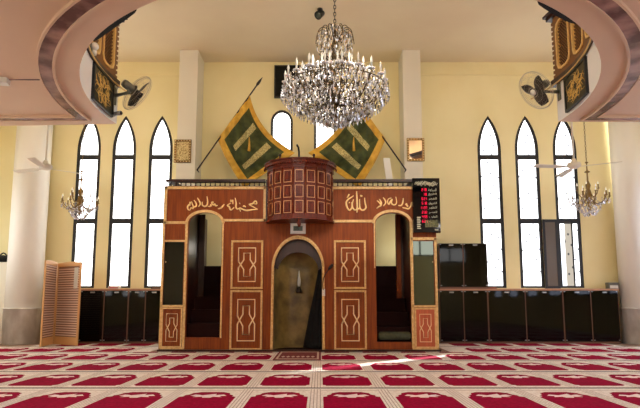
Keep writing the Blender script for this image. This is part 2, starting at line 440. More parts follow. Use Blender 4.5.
# gallery railing on each side: curved wooden balustrade with lattice panels
def railing(side, label):
    A0=arc_at(CR,YE-.01)
    def mp(R):
        def f(s_,z,d):     # s_: metres along the arc from the far corner towards the viewer
            a=A0-s_/CR
            x=(R+d)*math.cos(a)
            return (CX+side*x, CY+(R+d)*math.sin(a), z)
        return f
    c=mp(CR)(1.0,0,0)
    t=thing('gallery_railing', label, 'railing', (c[0],c[1],ST), 'railings of the gallery opening')
    m=mp(CR+.07)
    zb,zt=ST+.10,ST+1.08
    pw=.42; gap=.05
    for i in range(6):
        fr=MB(); sl=MB(); gd=MB(); bk=MB()
        s0=.05+i*(pw+gap); s1=s0+pw
        def rr(a0,a1,z0,z1,ch):
            return [(a0+ch,z0),(a1-ch,z0),(a1-ch*.3,z0+ch*.3),(a1,z0+ch),(a1,z1-ch),(a1-ch*.3,z1-ch*.3),(a1-ch,z1),(a0+ch,z1),(a0+ch*.3,z1-ch*.3),(a0,z1-ch),(a0,z0+ch),(a0+ch*.3,z0+ch*.3)]
        outer=rect(s0-gap,s1+(gap if i==5 else 0),zb,zt)
        hole=rr(s0+.02,s1-.02,zb+.10,zt-.10,.11)
        fr.prism([outer,hole], -.05,-.0, m)
        gd.prism([hole, rr(s0+.052,s1-.052,zb+.132,zt-.132,.10)], -.065,-.01, m)
        bk.prism([rect(s0,s1,zb+.09,zt-.09)], -.012,-.004, m)
        xa_,xb_=s0+.045,s1-.045
        for k in range(23):     # slanting slats
            z0=zb-.12+k*.055; sl_=-1.15
            zz0,zz1=z0+.36,z0+.36+sl_*(xb_-xa_)
            lo_,hi_=zb+.125,zt-.125
            ta=max(0,(hi_-zz0)/(zz1-zz0)) if zz0>hi_ else 0
            tb_=min(1,(lo_-zz0)/(zz1-zz0)) if zz1<lo_ else 1
            if tb_-ta<.08 or zz0<lo_ or zz1>hi_: continue
            xa2,xb2=xa_+(xb_-xa_)*ta, xa_+(xb_-xa_)*tb_; za2,zb2=zz0+(zz1-zz0)*ta, zz0+(zz1-zz0)*tb_
            sl.prism([[(xa2,za2-.009),(xb2,zb2-.009),(xb2,zb2+.009),(xa2,za2+.009)]], -.035,-.012, m)
        fo=fr.build('balustrade_frame', M['lattice'], t)
        bk.build('backing', M['latdark'], fo)
        gd.build('panel_border', M['latticegold'], fo)
        sl.build('slats', M['lattice'], fo)
    rl=MB(); 
    for s0,s1,z0,z1,d in ((-.07,2.9,ST+.0,ST+.1,-.09),(-.10,2.9,zt,zt+.05,-.10),(-.12,2.9,zt+.05,zt+.09,-.14)):
        for k in range(14):
            a=s0+(s1-s0)*k/14; c_=s0+(s1-s0)*(k+1)/14
            rl.prism([rect(a,c_,z0,z1)], d, .06, m)
    rl.build('rail', M['wooddk'], t)
    # small turned blocks up the far edge
    for k in range(12): MB().prism([rect(-.045,.0,zb+.03+k*.078,zb+.075+k*.078)], -.05,0, m).build('edge_stud', M['lattice'], t)
    # thin pale bead running below the rail
    e=MB(); pts=[m(-.55+.25*k, ST-.005, -.115) for k in range(13)]
    e.tube([Vector(p) for p in pts], .012, 6).build('bead', M['latticegold'], t)
    return t
railing(-1,'gold and dark wood lattice gallery railing above the wall fan by the pale bulb')
railing(1,'gold and dark wood lattice gallery railing showing three panels above its fan')

# calligraphy boards on the slab edge
def board(side, Ya, Yb, z0, z1, label):
    xa=CX+side*math.sqrt(CR**2-(Ya-CY)**2); xb=CX+side*math.sqrt(CR**2-(Yb-CY)**2)
    A=Vector((xa,Ya,0)); B=Vector((xb,Yb,0)); d=(B-A).normalized(); n=Vector((-side,0,0)); n=(n-d*n.dot(d)).normalized()
    L=(B-A).length; off=.02
    A=A+n*off
    t=thing('calligraphy_board', label, 'calligraphy board', tuple((A+B)/2+Vector((0,0,z0))))
    f=lambda s_,z,dd: tuple(A+d*s_+n*dd+Vector((0,0,z)))
    MB().prism([rect(0,L,z0,z1), rect(.035,L-.035,z0+.035,z1-.035)], -.02,.02, f).build('frame', M['black'], t)
    MB().prism([rect(.03,L-.03,z0+.03,z1-.03)], -.015,.004, f).build('field', M['board'], t)
    g=MB(); rnd=random.Random(3 if side<0 else 5); zc=(z0+z1)/2
    for k in range(54):
        an=2*PI*k/54+rnd.random()*.2; r0=.03+.05*rnd.random(); r1=.12+.17*rnd.random()
        cx_=L/2; p=[]
        for q in range(5):
            r=r0+(r1-r0)*q/4; a=an+.5*math.sin(q*1.3+k)*(.6)
            x=cx_+r*math.cos(a)*1.25*(L/.75); z=zc+r*math.sin(a)*.95
            p.append(f(min(max(x,.05),L-.05), min(max(z,z0+.05),z1-.05), .006))
        g.tube(smooth(p,3), [.002+.003*math.sin(PI*j/12) for j in range(13)], 5)
    g.build('gold_script', M['boardgold'], t)
board(-1,7.05,7.80,3.56,4.09,'black framed board of gold calligraphy behind the half-seen green-grey fan')
board(1,6.84,7.60,3.56,4.07,'black framed board of radiating gold calligraphy beside the wall fan with pale hub')

b=MB().sphere((X_(92.5,46,6.95)+.03,6.95,Z_(46.5,6.95)),.055,10); b.lathe([(.03,-.12),(.03,-.06)],(X_(92.5,46,6.95)+.03,6.95,Z_(46.5,6.95)),10)
tag(b.build('globe_lamp', M['white']),'small white globe lamp on the gallery edge above the calligraphy board','lamp')
c=ground(4,78,SZ)
b=MB().obox((c[0]-.12,c[1],SZ-.035),(.16,.03,0),(-.01,.06,0),(0,0,.033)); b.lathe([(.0,0),(.045,0),(.045,.02),(.0,.03)],(c[0]+.0,c[1]+.02,SZ-.06),10)
tag(b.build('ceiling_light', M['white']),'small pale light fitting on the pink gallery underside','light fitting')

# ---------------------------------------------------------------- carpets
P_, D_ = .622, 1.2
def matshape(x, y0):
    h=.245; y1=y0+.98; r=[(-h+.03,.16),(h-.03,.16),(h-.03,.20),(h,.22),(h,.74),(h-.035,.76),(h-.035,.82),(h-.07,.86),(h-.08,.93),(.1,.985),(-.1,.985)]
    r+=[(-x_,y_) for x_,y_ in r[2:9]][::-1]
    return [(x+a,y0+b_) for a,b_ in r]
def motif(x,y0):
    r=[(-.04,.70),(.04,.70),(.06,.76),(.15,.74),(.12,.80),(.19,.82),(.15,.89),(.10,.87),(.07,.84),(.07,.94),(.0,.89)]
    r+=[(-a,c) for a,c in r[2:9]][::-1]
    r=[(a*.82,c*.8+.135) for a,c in r]
    return [(x+a,y0+c) for a,c in r]
names=['cream and crimson prayer carpet row nearest the camera','second cream and crimson prayer carpet row from the camera','third prayer carpet row, halfway between camera and minbar','pale lit prayer carpet row just in front of the small rug','prayer carpet row running along the foot of the minbar','dim short prayer carpet between the folding screen and the minbar','dim short prayer carpet along the cabinets under the patterned windows']
k0=-2
for k,part_ in ((-1,0),(0,0),(1,0),(2,0),(3,0),(4,0),(4,1)):
    y0=5.25+D_*k; y1=min(y0+D_, 10.78)
    t=thing('prayer_carpet', names[k+1+part_], 'carpet', ((0 if k<4 else (-4,4)[part_]),(y0+y1)/2,0), 'prayer carpet rows')
    xl=-SX+.06; xr=SX-.06
    if k==4: xr_list=[[(-5.35,-2.8),(2.15,5.6)][part_]]
    else: xr_list=[(xl,xr)]
    b=MB(); g=MB(); r_=MB(); l_=MB(); m_=MB()
    for (a,c) in xr_list:
        if k==3:
            b.prism([[(a,y0+.05),(c,y0+.05),(c,y1),(2.15,y1),(2.15,F-.07),(-2.8,F-.07),(-2.8,y1),(a,y1)]],.001,.008,FLAT)
        else: b.box(a,c,y0+.05,y1,.001,.008)
        g.box(a,c,y0+.001,y0+.049,.0005,.0085)
    i=0
    for j in range(-12,13):
        x=-.35+P_*j
        if abs(x)>SX-.35: continue
        if k==4 and not any(a+.3<x<c-.3 for a,c in xr_list): continue
        blocked=(k==3 and -3.05<x<2.4)
        if not blocked:
            r_.prism([matshape(x,y0)], .008,.0092, FLAT)
            if k<4 : m_.prism([motif(x,y0)], .0092,.0102, FLAT)
        elif k==3:
            r_.box(x-.2,x+.2,y0+.05,F-.09,.008,.0092)
        if not blocked and k<4:
            for q in (-.042,-.014,.014,.042): l_.box(x+P_/2+q-.003,x+P_/2+q+.003,y0+.05,y1-.05,.008,.0088)
            for q in (.05,1.08): l_.box(x-P_/2+.05,x+P_/2-.05,y0+q-.005,y0+q+.005,.008,.0088) if y0+q<y1 else None
    b.build('pile', M['cream'], t); g.build('seam', M['gap'], t); r_.build('mats', M['red'], t)
    if l_.v: l_.build('lines', M['cline'], t)
    if m_.v: m_.build('motifs', M['motif'], t)

# small rug in front of the niche
rx0,rx1=ground(273.5,360,0)[0],ground(321,360,0)[0]; ry0,ry1=ground(298,361,0)[1],F-.1
t=thing('rug','small wine-red rug with cream border in front of the niche','rug',((rx0+rx1)/2,(ry0+ry1)/2,.011))
MB().box(rx0,rx1,ry0,ry1,.011,.018).build('pile',M['rugred'],t)
b=MB(); b.prism([rect(rx0+.03,rx1-.03,ry0+.06,ry1-.06),rect(rx0+.06,rx1-.06,ry0+.14,ry1-.14)],.018,.0195,FLAT)
for i in range(7): 
    x=rx0+.12+i*(rx1-rx0-.24)/6; b.prism([[(x-.03,ry0+.42),(x,ry0+.3),(x+.03,ry0+.42),(x,ry0+.54)]],.018,.0195,FLAT)
b.build('border',M['rugcream'],t)

# ---------------------------------------------------------------- minbar
def fx(px): return X_(px,268,F)
def fz(py): return Z_(py,F)
def fr_(x0,x1,y0,y1): return rect(fx(x0),fx(x1),fz(y1),fz(y0))
minbar=thing('minbar','long red-brown wooden minbar with niche, two doorways and gold trim','minbar',((fx(162)+fx(437))/2,F+.3,.0))
def arch_door(x0,x1,yb,ys,yt,n=16): return roundarch((fx(x0)+fx(x1))/2,(fx(x1)-fx(x0))/2,fz(yb),fz(ys),fz(yt)-fz(ys),n)
LD=arch_door(187.2,221,337.5,224,212.5); RD=arch_door(376,410.5,342,224,213)
def nicheloop(hwpx,ys,yt,yb,n=18):
    xc=fx(298); hw=(fx(298+hwpx)-xc); pts=[(xc-hw,fz(yb)),(xc+hw,fz(yb))]
    for i in range(n+1):
        a=PI*i/n; ca=math.cos(a); pts.append((xc+hw*(abs(ca)**.98)*(1 if ca>=0 else -1)*.985, fz(ys)+(fz(yt)-fz(ys))*math.sin(a)**1.12))
    return pts
NI=nicheloop(24.3,267,239,350)
body=[(fx(161.5),0.012),(fx(437),0.012),(fx(437),fz(186)),(fx(161.5),fz(186))]
nl=[(p[0],max(p[1],.03)) for p in NI]
LG=fr_(164,183.5,242,305); RG=fr_(413.5,434,241,305)
b=MB(); b.prism([body,LD,RD,nl,LG,RG], F, F+.07, FRONT)
fp=b.build('front_panel', M['wood'], minbar)
b=MB().box(fx(161.5),fx(161.5)+.05,F+.07,W-.4,0.012,fz(188)).box(fx(437)-.05,fx(437),F+.07,W-.4,0.012,fz(188))
b.build('side_panel', M['wood'], minbar)
b=MB().box(fx(161.5)+.05,fx(437)-.05,F+.07,F+.35,fz(200),fz(197)); b.build('roof', M['wooddk'], minbar)
b=MB().box(fx(160.5),fx(438.5),F-.045,F,0.011,fz(350.2)+.012)
b.build('plinth', M['wooddk'], minbar)
# inner walls beside the doorways and backs of the glass panels
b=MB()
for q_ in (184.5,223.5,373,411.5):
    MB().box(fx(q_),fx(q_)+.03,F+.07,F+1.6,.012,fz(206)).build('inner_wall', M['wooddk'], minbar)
b=MB().box(X_(186,268,F+.9),X_(203.8,268,F+.9),F+.9,F+.94,.012,fz(206)); b.build('inner_screen', M['dark_panel'], minbar)
b=MB().box(X_(400,268,F+.9),X_(409.5,268,F+.9),F+.9,F+.94,.012,fz(206)); b.build('inner_screen', M['dark_panel'], minbar)
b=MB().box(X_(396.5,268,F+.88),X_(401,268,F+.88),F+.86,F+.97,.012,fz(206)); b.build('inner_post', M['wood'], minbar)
# stairs behind each doorway
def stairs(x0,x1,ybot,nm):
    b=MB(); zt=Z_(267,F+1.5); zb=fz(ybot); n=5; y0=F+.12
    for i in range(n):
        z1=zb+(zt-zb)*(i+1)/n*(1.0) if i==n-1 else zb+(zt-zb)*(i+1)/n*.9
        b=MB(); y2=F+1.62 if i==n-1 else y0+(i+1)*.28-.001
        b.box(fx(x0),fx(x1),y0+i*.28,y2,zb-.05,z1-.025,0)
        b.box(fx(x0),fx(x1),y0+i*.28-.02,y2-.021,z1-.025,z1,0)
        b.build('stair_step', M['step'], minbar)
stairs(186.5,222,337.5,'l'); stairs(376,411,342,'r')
# gold trims
def ringplate(o,i,t=.02,back=0): 
    b=MB(); b.prism([o,i], F-t, F+.0+back, FRONT); return b
tr=MB()
def sline(pts, w, t=.018):
    # flat strip along a list of (x,z)
    L=[];R=[]
    for i,p in enumerate(pts):
        a=pts[max(i-1,0)]; c=pts[min(i+1,len(pts)-1)]
        d=Vector((c[0]-a[0],c[1]-a[1])).normalized(); n=Vector((-d.y,d.x))*(w/2)
        L.append((p[0]+n.x,p[1]+n.y)); R.append((p[0]-n.x,p[1]-n.y))
    for i in range(len(pts)-1):
        tr.prism([[L[i],L[i+1],R[i+1],R[i]]], F-t, F+.0, FRONT)
w=.045
def line(px0,py0,px1,py1,ww=w,t=.018): sline([(fx(px0),fz(py0)),(fx(px1),fz(py1))],ww,t)
# upper left panel frame
line(162.5,188,265,188,w); line(264,187,264,221.5,w); line(163.5,187,163.5,223.5,w); line(162.5,222.6,185.5,222.6,w*.95); line(222.5,220.3,265,220.3,w*.9)
La=[(fx(203.8)+(fx(222.3)-fx(203.8))*math.cos(a), fz(223.4)+(fz(211.2)-fz(223.4))*math.sin(a)) for a in [PI*i/20 for i in range(21)]]
sline(La,w)
line(185.6,223,185.6,338,w*.9); line(222.2,223,222.2,338,w*.55); 
line(163,241,185.6,241,w*.7); line(162.6,223,162.6,349,w*.8); line(161.5,306,186,306,w*.8); line(161.5,348.2,186,348.2,w*.7); line(185.6,338,185.6,348.5,w*.8)
# upper right
tr.build('gold_moulding', M['gold'], minbar); tr=MB()
line(331,188,413,188,w); line(332.2,187,332.2,221.5,w); line(331,221.2,374,221.2,w); 
Ra=[(fx(393)+(fx(412)-fx(393))*math.cos(a), fz(223.4)+(fz(211)-fz(223.4))*math.sin(a)) for a in [PI*i/20 for i in range(21)]]
sline(Ra,w)
line(411.8,222,411.8,348,w); line(374.8,223,374.8,268,w*.4); line(411,238.8,437,238.8,w); line(435.8,238,435.8,349,w*.9); line(411,306.3,437,306.3,w*.8); line(411,348.6,437,348.6,w*.7)
tr.build('gold_moulding', M['gold'], minbar)
# rope trim of the niche
b=MB(); b.prism([nicheloop(26.8,266.5,235.6,350), NI], F-.02, F, FRONT)
lp=nicheloop(25.4,266.7,237.8,350)[1:]
def beads(b,pts,step,r,t=.022):
    acc=0
    for i in range(len(pts)-1):
        a=Vector(pts[i]); c=Vector(pts[i+1]); L=(c-a).length; s=acc
        while s<L:
            p=a+(c-a)*(s/L); b.octa((p.x,F-t,p.y),r,r*1.25,0,5); s+=step
        acc=s-L
beads(b, lp+[(lp[0][0]*0+nicheloop(25.4,266.7,237.8,350)[0][0],nicheloop(25.4,266.7,237.8,350)[0][1])], .045, .019)
b.build('rope_moulding', M['gold'], minbar)
# ornament panels
def ornament(x0,x1,y0,y1,rope,wood,wid=.011):
    b=MB().prism([fr_(x0,x1,y0,y1)], F-.012, F, FRONT); p=b.build('ornament_panel', wood, minbar)
    fw=1.9 if rope else 1.4
    o=fr_(x0,x1,y0,y1); i=fr_(x0+fw,x1-fw,y0+fw,y1-fw)
    b=MB(); b.prism([o,i], F-.026, F-.012, FRONT)
    if rope:
        q=fr_(x0+fw/2,x1-fw/2,y0+fw/2,y1-fw/2); beads(b, q+[q[0]], .042, .015, .03)
    b.build('rope_border', M['gold'], p)
    sx=lambda t: fx(x0+(x1-x0)*t); sz=lambda t: fz(y0+(y1-y0)*t)
    g=MB()
    a,bb,c,d=.235,.40,.60,.765
    ys=.155,.27,.435,.60,.74,.85
    path=[(a,ys[2]),(a,ys[0]),(d,ys[0]),(d,ys[2]),(c,ys[3]),(c,ys[4]),(bb,ys[4]),(bb,ys[3]),(a,ys[2])]
    path2=[(x,1-y) for x,y in path]
    for pa in (path,path2):
        g.tube([(sx(x),F-.014,sz(y)) for x,y in pa], wid, 6)
    g.build('inlay_line', M['goldlt'], p)
    return p
for x0 in (231,334):
    for y0,y1 in ((240.5,289),(290.2,350)): ornament(x0,x0+32,y0,y1,True,M['wood'])
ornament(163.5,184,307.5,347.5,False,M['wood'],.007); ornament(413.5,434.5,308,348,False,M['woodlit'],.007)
# glass side panels with a cupboard back
for (x0,x1,y0,y1,m) in ((164,183.5,242,305,M['blackgloss']),(413.5,434,241,305,M['mirrorglass'])):
    b=MB().prism([fr_(x0,x1,y0,y1)], F+.012,F+.022, FRONT); p=b.build('glass_door', m, minbar)
    q=MB().octa((fx(x0+1.5 if x0<200 else x1-1.2),F+.0,fz(262)),.012,.014); q.build('door_knob', M['goldlt'], p)
    MB().prism([fr_(x0-.5,x1+.5,y0-.5,y1+.5)], F+.06,F+.075, FRONT).build('cupboard_back', M['wooddk'], minbar)
# lettering
def strokes(b, org, sc, lst, r=.013):
    for s_ in lst:
        p=[(fx(org[0]+x/sc), F-.004, fz(org[1]+y/sc)) for x,y in s_]
        q=smooth([Vector(v) for v in p],5) if len(p)>2 else [Vector(v) for v in p]
        n=len(q); rr=[r*(.55+.6*math.sin(PI*(i+.6)/(n+.2))) for i in range(n)]
        b.tube(q, rr, 6)
b=MB()
strokes(b,(184,194),15.24,[[(62,250),(35,232),(28,195),(48,165),(68,180)],[(66,248),(80,212),(110,220),(118,195),(100,155),(85,115)],[(118,205),(140,195),(162,180),(150,130),(122,95)],[(195,195),(222,150),(200,100),(175,58)],[(322,38),(335,110),(328,165),(295,190),(255,170),(252,118)],[(340,188),(372,190),(392,175),(375,160)],[(398,118),(402,150),(430,165),(445,155),(462,182),(490,172)],[(592,155),(565,195),(535,218),(496,226)],[(60,160),(66,120)],[(410,130),(425,120)]])
strokes(b,(224,192),16.84,[[(485,198),(535,200),(530,165),(505,155),(470,195),(410,212),(465,245),(552,292)],[(552,294),(460,300),(360,312),(290,288),(245,272),(262,330)],[(245,272),(205,288),(182,255),(182,180),(165,100)],[(152,258),(120,290),(88,300),(68,250),(36,228),(92,185)],[(92,132),(96,170)],[(124,132),(128,205)],[(238,195),(252,190)],[(300,248),(322,238),(352,256)]])
b.build('gold_lettering', M['letter'], minbar)
b=MB()
strokes(b,(342,188),15.7,[[(365,155),(372,230),(385,310),(345,348),(308,340),(288,300),(285,175)],[(292,300),(272,326),(246,326)],[(298,132),(308,120),(316,130),(328,118)],[(240,52),(243,180),(246,300),(240,388)],[(248,320),(212,348),(175,315),(168,250),(190,180)],[(160,225),(158,310),(122,350),(88,310),(72,230),(105,180),(150,150),(192,122)],[(88,155),(122,98)],[(116,226),(126,236)]],.014)
b.build('gold_lettering', M['letter'], minbar); b=MB()
strokes(b,(374,192),15.24,[[(590,155),(578,215),(545,255),(505,250),(452,238)],[(495,180),(535,225),(520,200),(515,170)],[(466,95),(455,165),(430,205),(385,205)],[(350,75),(362,150),(345,190),(310,196),(280,165),(292,115),(262,150),(240,190),(222,150),(238,105),(282,92)],[(155,85),(185,130),(190,170),(155,215)],[(50,252),(85,225),(120,205),(95,165),(58,130)],[(95,110),(125,165),(118,215)]])
b.build('gold_lettering', M['letter'], minbar)
# cap rails with balusters
for (x0,x1,bx0,bx1) in ((163.5,264.5,168,263),(331.5,417,333,415)):
    zt=fz(179.8); zb=fz(182.3)
    p=MB().box(fx(x0),fx(x1),F-.05,F+.06,zb,zt); r=p.build('cap_rail', M['wooddk'], minbar)
    n=int((bx1-bx0)/4.9)
    for i in range(n+1):
        x=fx(bx0+(bx1-bx0)*i/n); MB().lathe([(.010,fz(186.1)),(.014,fz(185)),(.008,fz(184)),(.012,zb)], (x,F+.02,0), 6).build('baluster', M['wooddk'], minbar)
    MB().box(fx(x0),fx(x1),F-.01,F+.05,fz(187),fz(186)).build('bottom_rail', M['wooddk'], minbar)
# end return of the rail
MB().box(fx(417)-.09,fx(417),F+.06,W-.5,fz(182.3),fz(179.8)).box(fx(166),fx(166)+.09,F+.06,W-.5,fz(182.3),fz(179.8)).build('cap_rail', M['wooddk'], minbar)

# projecting pulpit balcony
pcx=fx(300); PR=.555; zb,zt=fz(221.5),Z_(157.5,F-.56)-.14
def poly(R,n=9): return [(pcx+R*math.cos(PI+PI*i/n), F+.01+R*math.sin(PI+PI*i/n)) for i in range(n+1)]
b=MB(); b.prism([poly(PR)+poly(PR-.04)[::-1]], zb, zt, FLAT); b.prism([poly(PR-.02)], zb, zb+.03, FLAT)
pb=b.build('pulpit_balcony', M['woodpulpit'], minbar)
b=MB(); b.prism([poly(PR+.03)], zb-.035, zb, FLAT); b.prism([poly(PR+.012)], zb, zb+.05, FLAT)
b.lathe([(.0,-.14),(.02,-.13),(.03,-.08),(.015,-.03),(.02,.0)],(pcx,F-PR*.96,zb-.03),8)
b.build('lower_moulding', M['woodpulpit'], pb)
b=MB(); b.prism([poly(PR+.05)+poly(PR-.07)[::-1]], zt+.07, zt+.12, FLAT); b.prism([poly(PR+.02)+poly(PR-.05)[::-1]], zt-.01, zt+.07, FLAT)
b.prism([poly(PR+.07)+poly(PR-.09)[::-1]], zt+.12, zt+.14, FLAT)
for i in range(46):
    a=PI+PI*i/45; b.sphere((pcx+(PR+.06)*math.cos(a),F+(PR+.06)*math.sin(a),zt+.055),.016,5)
b.build('rim', M['woodpulpit'], pb)
lm=mat('pulpit_line',(206,150,100),.4)
pp=poly(PR)
for i in range(9):
    A=Vector((pp[i][0],pp[i][1],0)); B=Vector((pp[i+1][0],pp[i+1][1],0)); d=(B-A).normalized(); n=Vector((d.y,-d.x,0)); L=(B-A).length
    if n.dot((A+B)/2-Vector((pcx,F,0)))<0: n=-n
    f=lambda s_,z,dd,A=A,d=d,n=n: tuple(A+d*s_+n*dd+Vector((0,0,z)))
    for k in range(3):
        h=(zt-.0-zb-.07)/3; z0=zb+.065+k*h; z1=z0+h-.05
        b=MB(); b.prism([rect(.028,L-.028,z0,z1),rect(.037,L-.037,z0+.009,z1-.009)], 0,.012, f, 1)
        b.prism([rect(.036,L-.036,z0+.008,z1-.008),rect(.058,L-.058,z0+.03,z1-.03)], 0,.009, f)
        b.prism([rect(.066,L-.066,z0+.038,z1-.038)], 0,.018, f)
        b.build('raised_panel', [M['woodpulpit'],lm], pb)
    q=tuple(A+n*.004); MB().tube([q[:2]+(zb+.05,),q[:2]+(zt,)], .014, 6).build('corner_bead', M['woodpulpit'], pb)
b=MB()
for px in (281,314): b.lathe([(.014,0),(.014,.05),(.022,.06),(.022,.085),(.0,.1)],(fx(px),F-PR*.8,zt+.14),8)
b.build('finial', M['wooddk'], pb)
# dark returns either side of the balcony
b=MB().box(fx(265.2),fx(268),F-.03,F+.0,fz(221),fz(180)).box(fx(329),fx(331),F-.03,F+.0,fz(221),fz(180)); b.build('corner_post', M['wooddk'], minbar)

# niche interior: half-round marble with wooden dome lining
xc=fx(298); hw=fx(322.3)-xc
b=MB(); n=14; zs=fz(267)
pts=[(xc+hw*math.cos(PI*i/n), F+.07+hw*1.15*math.sin(PI*i/n)) for i in range(n+1)]
vs=[];fs=[]
for (x,y) in pts: vs += [(x,y,.012),(x,y,zs)]
for i in range(n): fs.append((2*i,2*i+2,2*i+3,2*i+1))
b.add(vs,fs,0,True)
o=b.build('niche_marble', M['niche'], minbar)
b=MB(); vs=[];fs=[]; m=10
for j in range(m+1):
    e=PI/2*j/m; rr=math.cos(e); z=zs+(fz(238.5)-zs)*math.sin(e)
    for i in range(n+1):
        a=PI*i/n; vs.append((xc+hw*rr**.85*math.cos(a)*1.0, F+.07+hw*1.15*rr*math.sin(a), z))
for j in range(m):
    for i in range(n):
        q=j*(n+1)+i; fs.append((q,q+1,q+n+2,q+n+1))
b.add(vs,fs,0,True)
b.build('niche_dome', M['niche'], minbar)
b=MB(); lo=[(p[0],p[1]) for p in nicheloop(24.6,267,238.8,270)][2:]; li=[(xc+(p[0]-xc)*.84, zs+(p[1]-zs)*.62-.04) for p in lo]
b.prism([lo+li[::-1]], F+.10,F+.14, FRONT)
b.build('niche_lining', M['wooddk'], minbar)
MB().box(xc-hw,xc+hw,F-.0,F+.8,.0,.03).build('niche_floor', M['step'], minbar)

# cloth hanging at the right of the niche
b=MB(); n=16; vs=[];fs=[]
for j in range(n+1):
    t_=j/n; z=fz(268)+(.04-fz(268))*t_
    xl=fx(321-2.5)+(fx(303)-fx(318.5))*t_; xr=fx(321.5)
    for i in range(9):
        s_=i/8; vs.append((xl+(xr-xl)*s_, F+.16+.03*math.sin(s_*16+t_)+.26*(1-s_)*t_, z))
for j in range(n):
    for i in range(8):
        q=j*9+i; fs.append((q,q+1,q+10,q+9))
b.add(vs,fs,0,True); o=b.build('hanging_cloth', M['cloth']); 
md=o.modifiers.new('thick','SOLIDIFY'); md.thickness=.012
tag(o,'black cloth hanging inside the right side of the niche','cloth')
# candle lamp on the marble
ly=F+.07+hw*1.15-.08; lx=X_(299,280,ly)
t=thing('candle_lamp','slim white lamp with black dome base on the niche wall','lamp',(lx,ly,Z_(293,ly)))
z0,z1=Z_(292.5,ly),Z_(286.5,ly)
MB().lathe([(.0,z0-.0),(.055,z0),(.05,z0+.03),(.035,z0+.07),(.02,z1),(.0,z1+.005)],(lx,ly,0),14).box(lx-.012,lx+.012,ly,ly+.1,z0+.02,z0+.045).build('base',M['black'],t)
z2=Z_(271,ly); MB().lathe([(.018,z1),(.03,z1+.03),(.032,z1+.10),(.02,z1+.17),(.008,z2),(.0,z2+.01)],(lx,ly,0),12).build('lamp_glass',M['candle'],t)

# clock and thermometer, microphone
z0,z1=fz(234),fz(223.8); xa,xb=fx(290.3),fx(305.5)
t=thing('digital_thermometer','small white digital clock above the niche arch','digital clock',(fx(298),F-.04,z0))
MB().box(xa,xb,F-.055,F-.001,z0,z1).build('case',M['white'],t)
MB().box(xa+.05,xb-.05,F-.058,F-.05,z0+.045,z1-.045).build('display',M['lcd'],t)
b=MB()
def seg7(b,x,z,w_,h,digs,y,mm=0):
    S={'0':'abcdef','1':'bc','2':'abged','3':'abgcd','4':'fgbc','5':'afgcd','6':'afgedc','7':'abc','8':'abcdefg','9':'abcdfg'}
    for ch in digs:
        if ch==':': 
            for q in (.3,.7): b.box(x,x+w_*.2,y-.002,y,z+h*q-w_*.1,z+h*q+w_*.1,mm)
            x+=w_*.5; continue
        if ch==' ': x+=w_*.6; continue
        s_=w_*.2
        for c_ in S[ch]:
            r={'a':(0,w_,h-s_,h),'b':(w_-s_,w_,h/2,h),'c':(w_-s_,w_,0,h/2),'d':(0,w_,0,s_),'e':(0,s_,0,h/2),'f':(0,s_,h/2,h),'g':(0,w_,h/2-s_/2,h/2+s_/2)}[c_]
            b.box(x+r[0],x+r[1],y-.002,y,z+r[2],z+r[3],mm)
        x+=w_*1.35
seg7(b,xa+.075,z0+.06,.028,.05,'05',F-.058); b.build('digits',M['black'],t)
t=thing('microphone','black gooseneck microphone at the right edge of the niche arch','microphone',(fx(324),F-.03,fz(290)))
b=MB(); p=[(fx(323.5),F-.02,fz(291)),(fx(322.8),F-.09,fz(284)),(fx(324.5),F-.16,fz(276)),(fx(329.5),F-.2,fz(269))]
b.tube(smooth([Vector(v) for v in p],6),.007,6).build('gooseneck',M['black'],t)
MB().tube([(fx(328.6),F-.19,fz(270)),(fx(330),F-.2,fz(268)),(fx(332.5),F-.22,fz(265.5))],[.02,.026,.022],8).build('head',M['black'],t)
MB().box(fx(322),fx(325),F-.035,F-.021,fz(296),fz(289)).build('socket_plate',M['white'],t)

# prayer time display
xa,xb,z0,z1=fx(413.2),fx(440.5),fz(233.2),fz(179.5); YD=F-.10
t=thing('prayer_time_display','black electronic prayer time board with red digits on the minbar corner','prayer clock',((xa+xb)/2,YD,z0))
MB().box(xa,xb,YD,YD+.07,z0,z1).build('case',M['blackgloss'],t)
MB().box(fx(417),fx(432),YD+.07,F-.018,z0+.25,z1-.2).build('mount',M['black'],t)
FORMS={'ا':(0xFE8D,0xFE8E),'ب':(0xFE8F,),'ة':(0xFE93,0xFE94),'ت':(0xFE95,),'ج':(0xFE9D,),'خ':(0xFEA5,),'د':(0xFEA9,0xFEAA),'ر':(0xFEAD,0xFEAE),'س':(0xFEB1,),'ش':(0xFEB5,),'ص':(0xFEB9,),'ع':(0xFEC9,),'غ':(0xFECD,),'ف':(0xFED1,),'ق':(0xFED5,),'ل':(0xFEDD,),'م':(0xFEE1,),'ه':(0xFEE9,),'و':(0xFEED,0xFEEE),'ي':(0xFEF1,),'ظ':(0xFEC5,),'ء':(0xFE80,)}
def shape(wd):
    out=[]; joins=lambda c: len(FORMS[c])==1     # joins to the following letter
    for i,c in enumerate(wd):
        pv=i>0 and joins(wd[i-1]) and c!='ء'; nx=i<len(wd)-1 and joins(c) and wd[i+1]!='ء'
        b0=FORMS[c][0]
        if c=='ء': out.append(chr(b0)); continue
        if len(FORMS[c])==2: out.append(chr(FORMS[c][1] if pv else b0))
        else: out.append(chr(b0+(3 if pv and nx else 1 if pv else 2 if nx else 0)))
    return ''.join(reversed(out))
